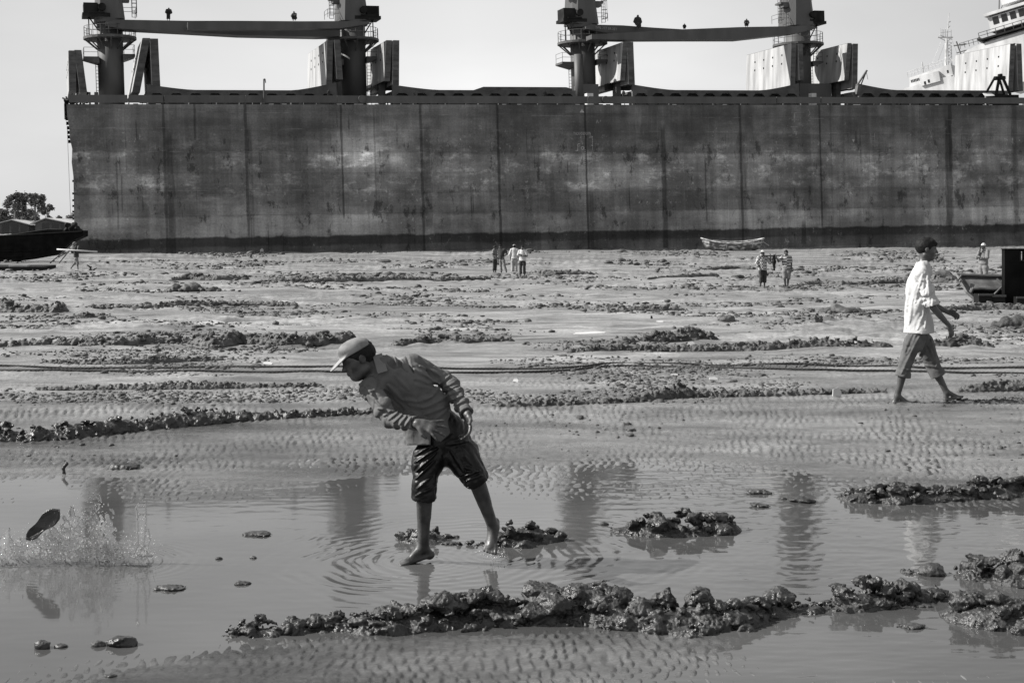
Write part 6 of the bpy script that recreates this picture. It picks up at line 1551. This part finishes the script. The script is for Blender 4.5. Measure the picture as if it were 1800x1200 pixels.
def drops():
    import bmesh
    rg = np.random.default_rng(5); bm = bmesh.new(); bmesh.ops.create_icosphere(bm, subdivisions=1, radius=1)
    V0 = np.array([q.co[:] for q in bm.verts]); F0 = np.array([[q.index for q in f_.verts] for f_ in bm.faces]); bm.free(); VV = []; FF = []; b = 0
    def put(px, py, r, dy=0, st=1.0):
        nonlocal b
        p = W(px, py, Ysp + dy); VV.append(V0 * (r, r, r * st) + p); FF.append(F0 + b); b += len(V0)
    for k in range(2600):
        px = rg.choice([rg.normal(150, 45), rg.normal(60, 50), rg.normal(250, 12)], p=[.6, .28, .12]); top = np.interp(px, [-30, 15, 70, 120, 178, 205, 235, 250, 268], [925, 918, 925, 885, 858, 930, 935, 868, 940])
        py = 984 - (984 - top) * rg.beta(1.1, 1.6) * rg.uniform(.5, 1.08)
        if px < -40: continue
        put(px, py, rg.choice([.0012, .0018, .0026, .004], p=[.38, .36, .2, .06]), rg.normal(0, .07), rg.uniform(.8, 1.8))
    for k in range(160):      # drips and splash at the raised foot
        put(rg.normal(868, 11), 970 + 34 * rg.beta(1, 1.6) - rg.uniform(0, 14), rg.choice([.0012, .002, .003]), .16 + rg.normal(0, .04), rg.uniform(.8, 2))
    for k in range(22): put(866 + rg.normal(0, 2), 960 + k * 1.5, .002, .12, 2)
    o = mesh_np('water_drops', np.concatenate(VV), np.concatenate(FF), M_drop); tag(o, 'spray of fine water drops over the pool', None, None, 'stuff')
drops()

# ------------------------------------------------------------------ shore at the far left: trees and sheds
def tree(px, base_py, top_py, wpx, Y, label, lobes, seed, lean=0, bare=.45):
    rg = np.random.default_rng(seed); s0 = Y / FPX; z0 = float(zground((px - CX) / FPX * Y, Y)); p0 = np.array(((px - CX) / FPX * Y, Y, z0)); top = W(px + lean, top_py, Y); H = top[2] - z0
    root = empty('tree', tuple(p0), label, 'tree', 'trees on the far shore'); b = MB(); b.bar((0, 0, -.5), ((top[0] - p0[0]) * .8, 0, H * .8), .28, .10, n=7)
    VV = []; 
    for (lx, ly, lr) in lobes:
        c = W(px + lx, ly, Y) - p0; c[1] += rg.uniform(-1.5, 1.5); b.bar(((top[0] - p0[0]) * .5, 0, H * rg.uniform(.35, .6)), tuple(c), .10, .03, n=5)
        r = lr * s0; n = int(560 * (lr / 8) ** 1.6)
        sub = rg.normal(size=(9, 3)); sub /= np.linalg.norm(sub, axis=1)[:, None]; sub = c + sub * r * .7 * (1, 1, .8)
        for k in range(n):
            q = sub[rg.integers(9)] + rg.normal(0, r * .22, 3); a = rg.normal(size=3); a /= np.linalg.norm(a); u = np.cross(a, (0, 0, 1.0)); u /= np.linalg.norm(u); w_ = np.cross(a, u); l_ = rg.uniform(.09, .20)
            VV.append([q - u * l_ - w_ * l_ * .5, q + u * l_ - w_ * l_ * .5, q + u * l_ + w_ * l_ * .5, q - u * l_ + w_ * l_ * .5])
    b.build('trunk', M_bark, root); V = np.array(VV).reshape(-1, 3); mesh_np('crown', V, np.arange(len(V)).reshape(-1, 4), M_leaf, root, smooth=False)
YT = 300
tree(26, 410, 338, 24, YT, 'tall tree with narrow pointed crown, left on the far shore', [(-8, 350, 7), (0, 345, 8), (-10, 360, 8), (2, 362, 9), (-2, 375, 10), (5, 352, 5)], 1)
tree(38, 410, 338, 20, YT + 4, 'slim tree with rounded top between the two larger trees', [(0, 345, 7), (3, 352, 7), (-2, 358, 8), (3, 368, 8)], 2)
tree(62, 410, 342, 34, YT, 'broad-crowned tree with thin bare trunk, right on the far shore', [(-10, 344, 6), (0, 346, 9), (8, 350, 9), (14, 362, 7), (8, 368, 6), (-4, 356, 9), (18, 366, 5)], 3)
tree(84, 410, 358, 16, YT + 2, 'small leaning crown on a thin stem, rightmost tree of the shore', [(0, 362, 5), (3, 365, 5), (-5, 368, 5), (-8, 374, 5)], 4, lean=-2)
tree(6, 410, 372, 26, YT + 6, 'low dark bushy tree at the left frame edge', [(-6, 376, 10), (4, 378, 10), (0, 386, 12), (-16, 380, 12), (14, 386, 9)], 5)
tree(50, 410, 372, 30, YT + 12, 'dark understorey tree behind the thin trunks', [(-14, 380, 10), (0, 376, 10), (12, 384, 9), (-4, 388, 10)], 6)
tree(98, 410, 378, 20, YT + 40, 'distant low tree tops behind the sheds', [(-10, 382, 4), (0, 384, 4), (10, 382, 4), (22, 382, 5), (30, 380, 6)], 7)
def shed(px0, px1, ridge_py, eave_py, Y, label, ridge_px):
    z0 = float(zground((px0 - CX) / FPX * Y, Y)); x0, x1, xr = ((p - CX) / FPX * Y for p in (px0, px1, ridge_px)); zr, ze = (CAMZ - (p - HY) / FPX * Y for p in (ridge_py, eave_py))
    root = empty('shed', (x0, Y, z0), label, 'shed', 'sheds on the far shore'); b = MB(); b.prism([(0, -1), (x1 - x0, -1), (x1 - x0, ze - z0), (xr - x0, zr - z0 - .1), (0, ze - z0)], 0, 14); b.build('wall', M_shed, root)
    for (xa, za, xb, zb) in ((-.8, ze - z0 - .25, xr - x0, zr - z0), (xr - x0, zr - z0, x1 - x0 + .8, ze - z0 - .25)):
        b = MB(); b.hexa([(xa, -.8, za), (xb, -.8, zb), (xb, 15, zb), (xa, 15, za), (xa, -.8, za + .15), (xb, -.8, zb + .15), (xb, 15, zb + .15), (xa, 15, za + .15)]); b.build('roof', M_roof, root)
    for k in range(3):
        b = MB(); xx = (x1 - x0) * (.2 + .28 * k); b.box(xx, xx + 1.4, -.05, -.01, 0, 2.2); b.build('opening', M_window, root)
shed(-8, 50, 387, 394, 290, 'low shed with pale tin roof below the trees at the far left', 22)
shed(62, 122, 384, 392, 286, 'wider shed with pale tin roof beside the ship stern', 82)
shed(100, 160, 385, 390, 315, 'second pale-roofed shed half hidden by the ship stern', 112)
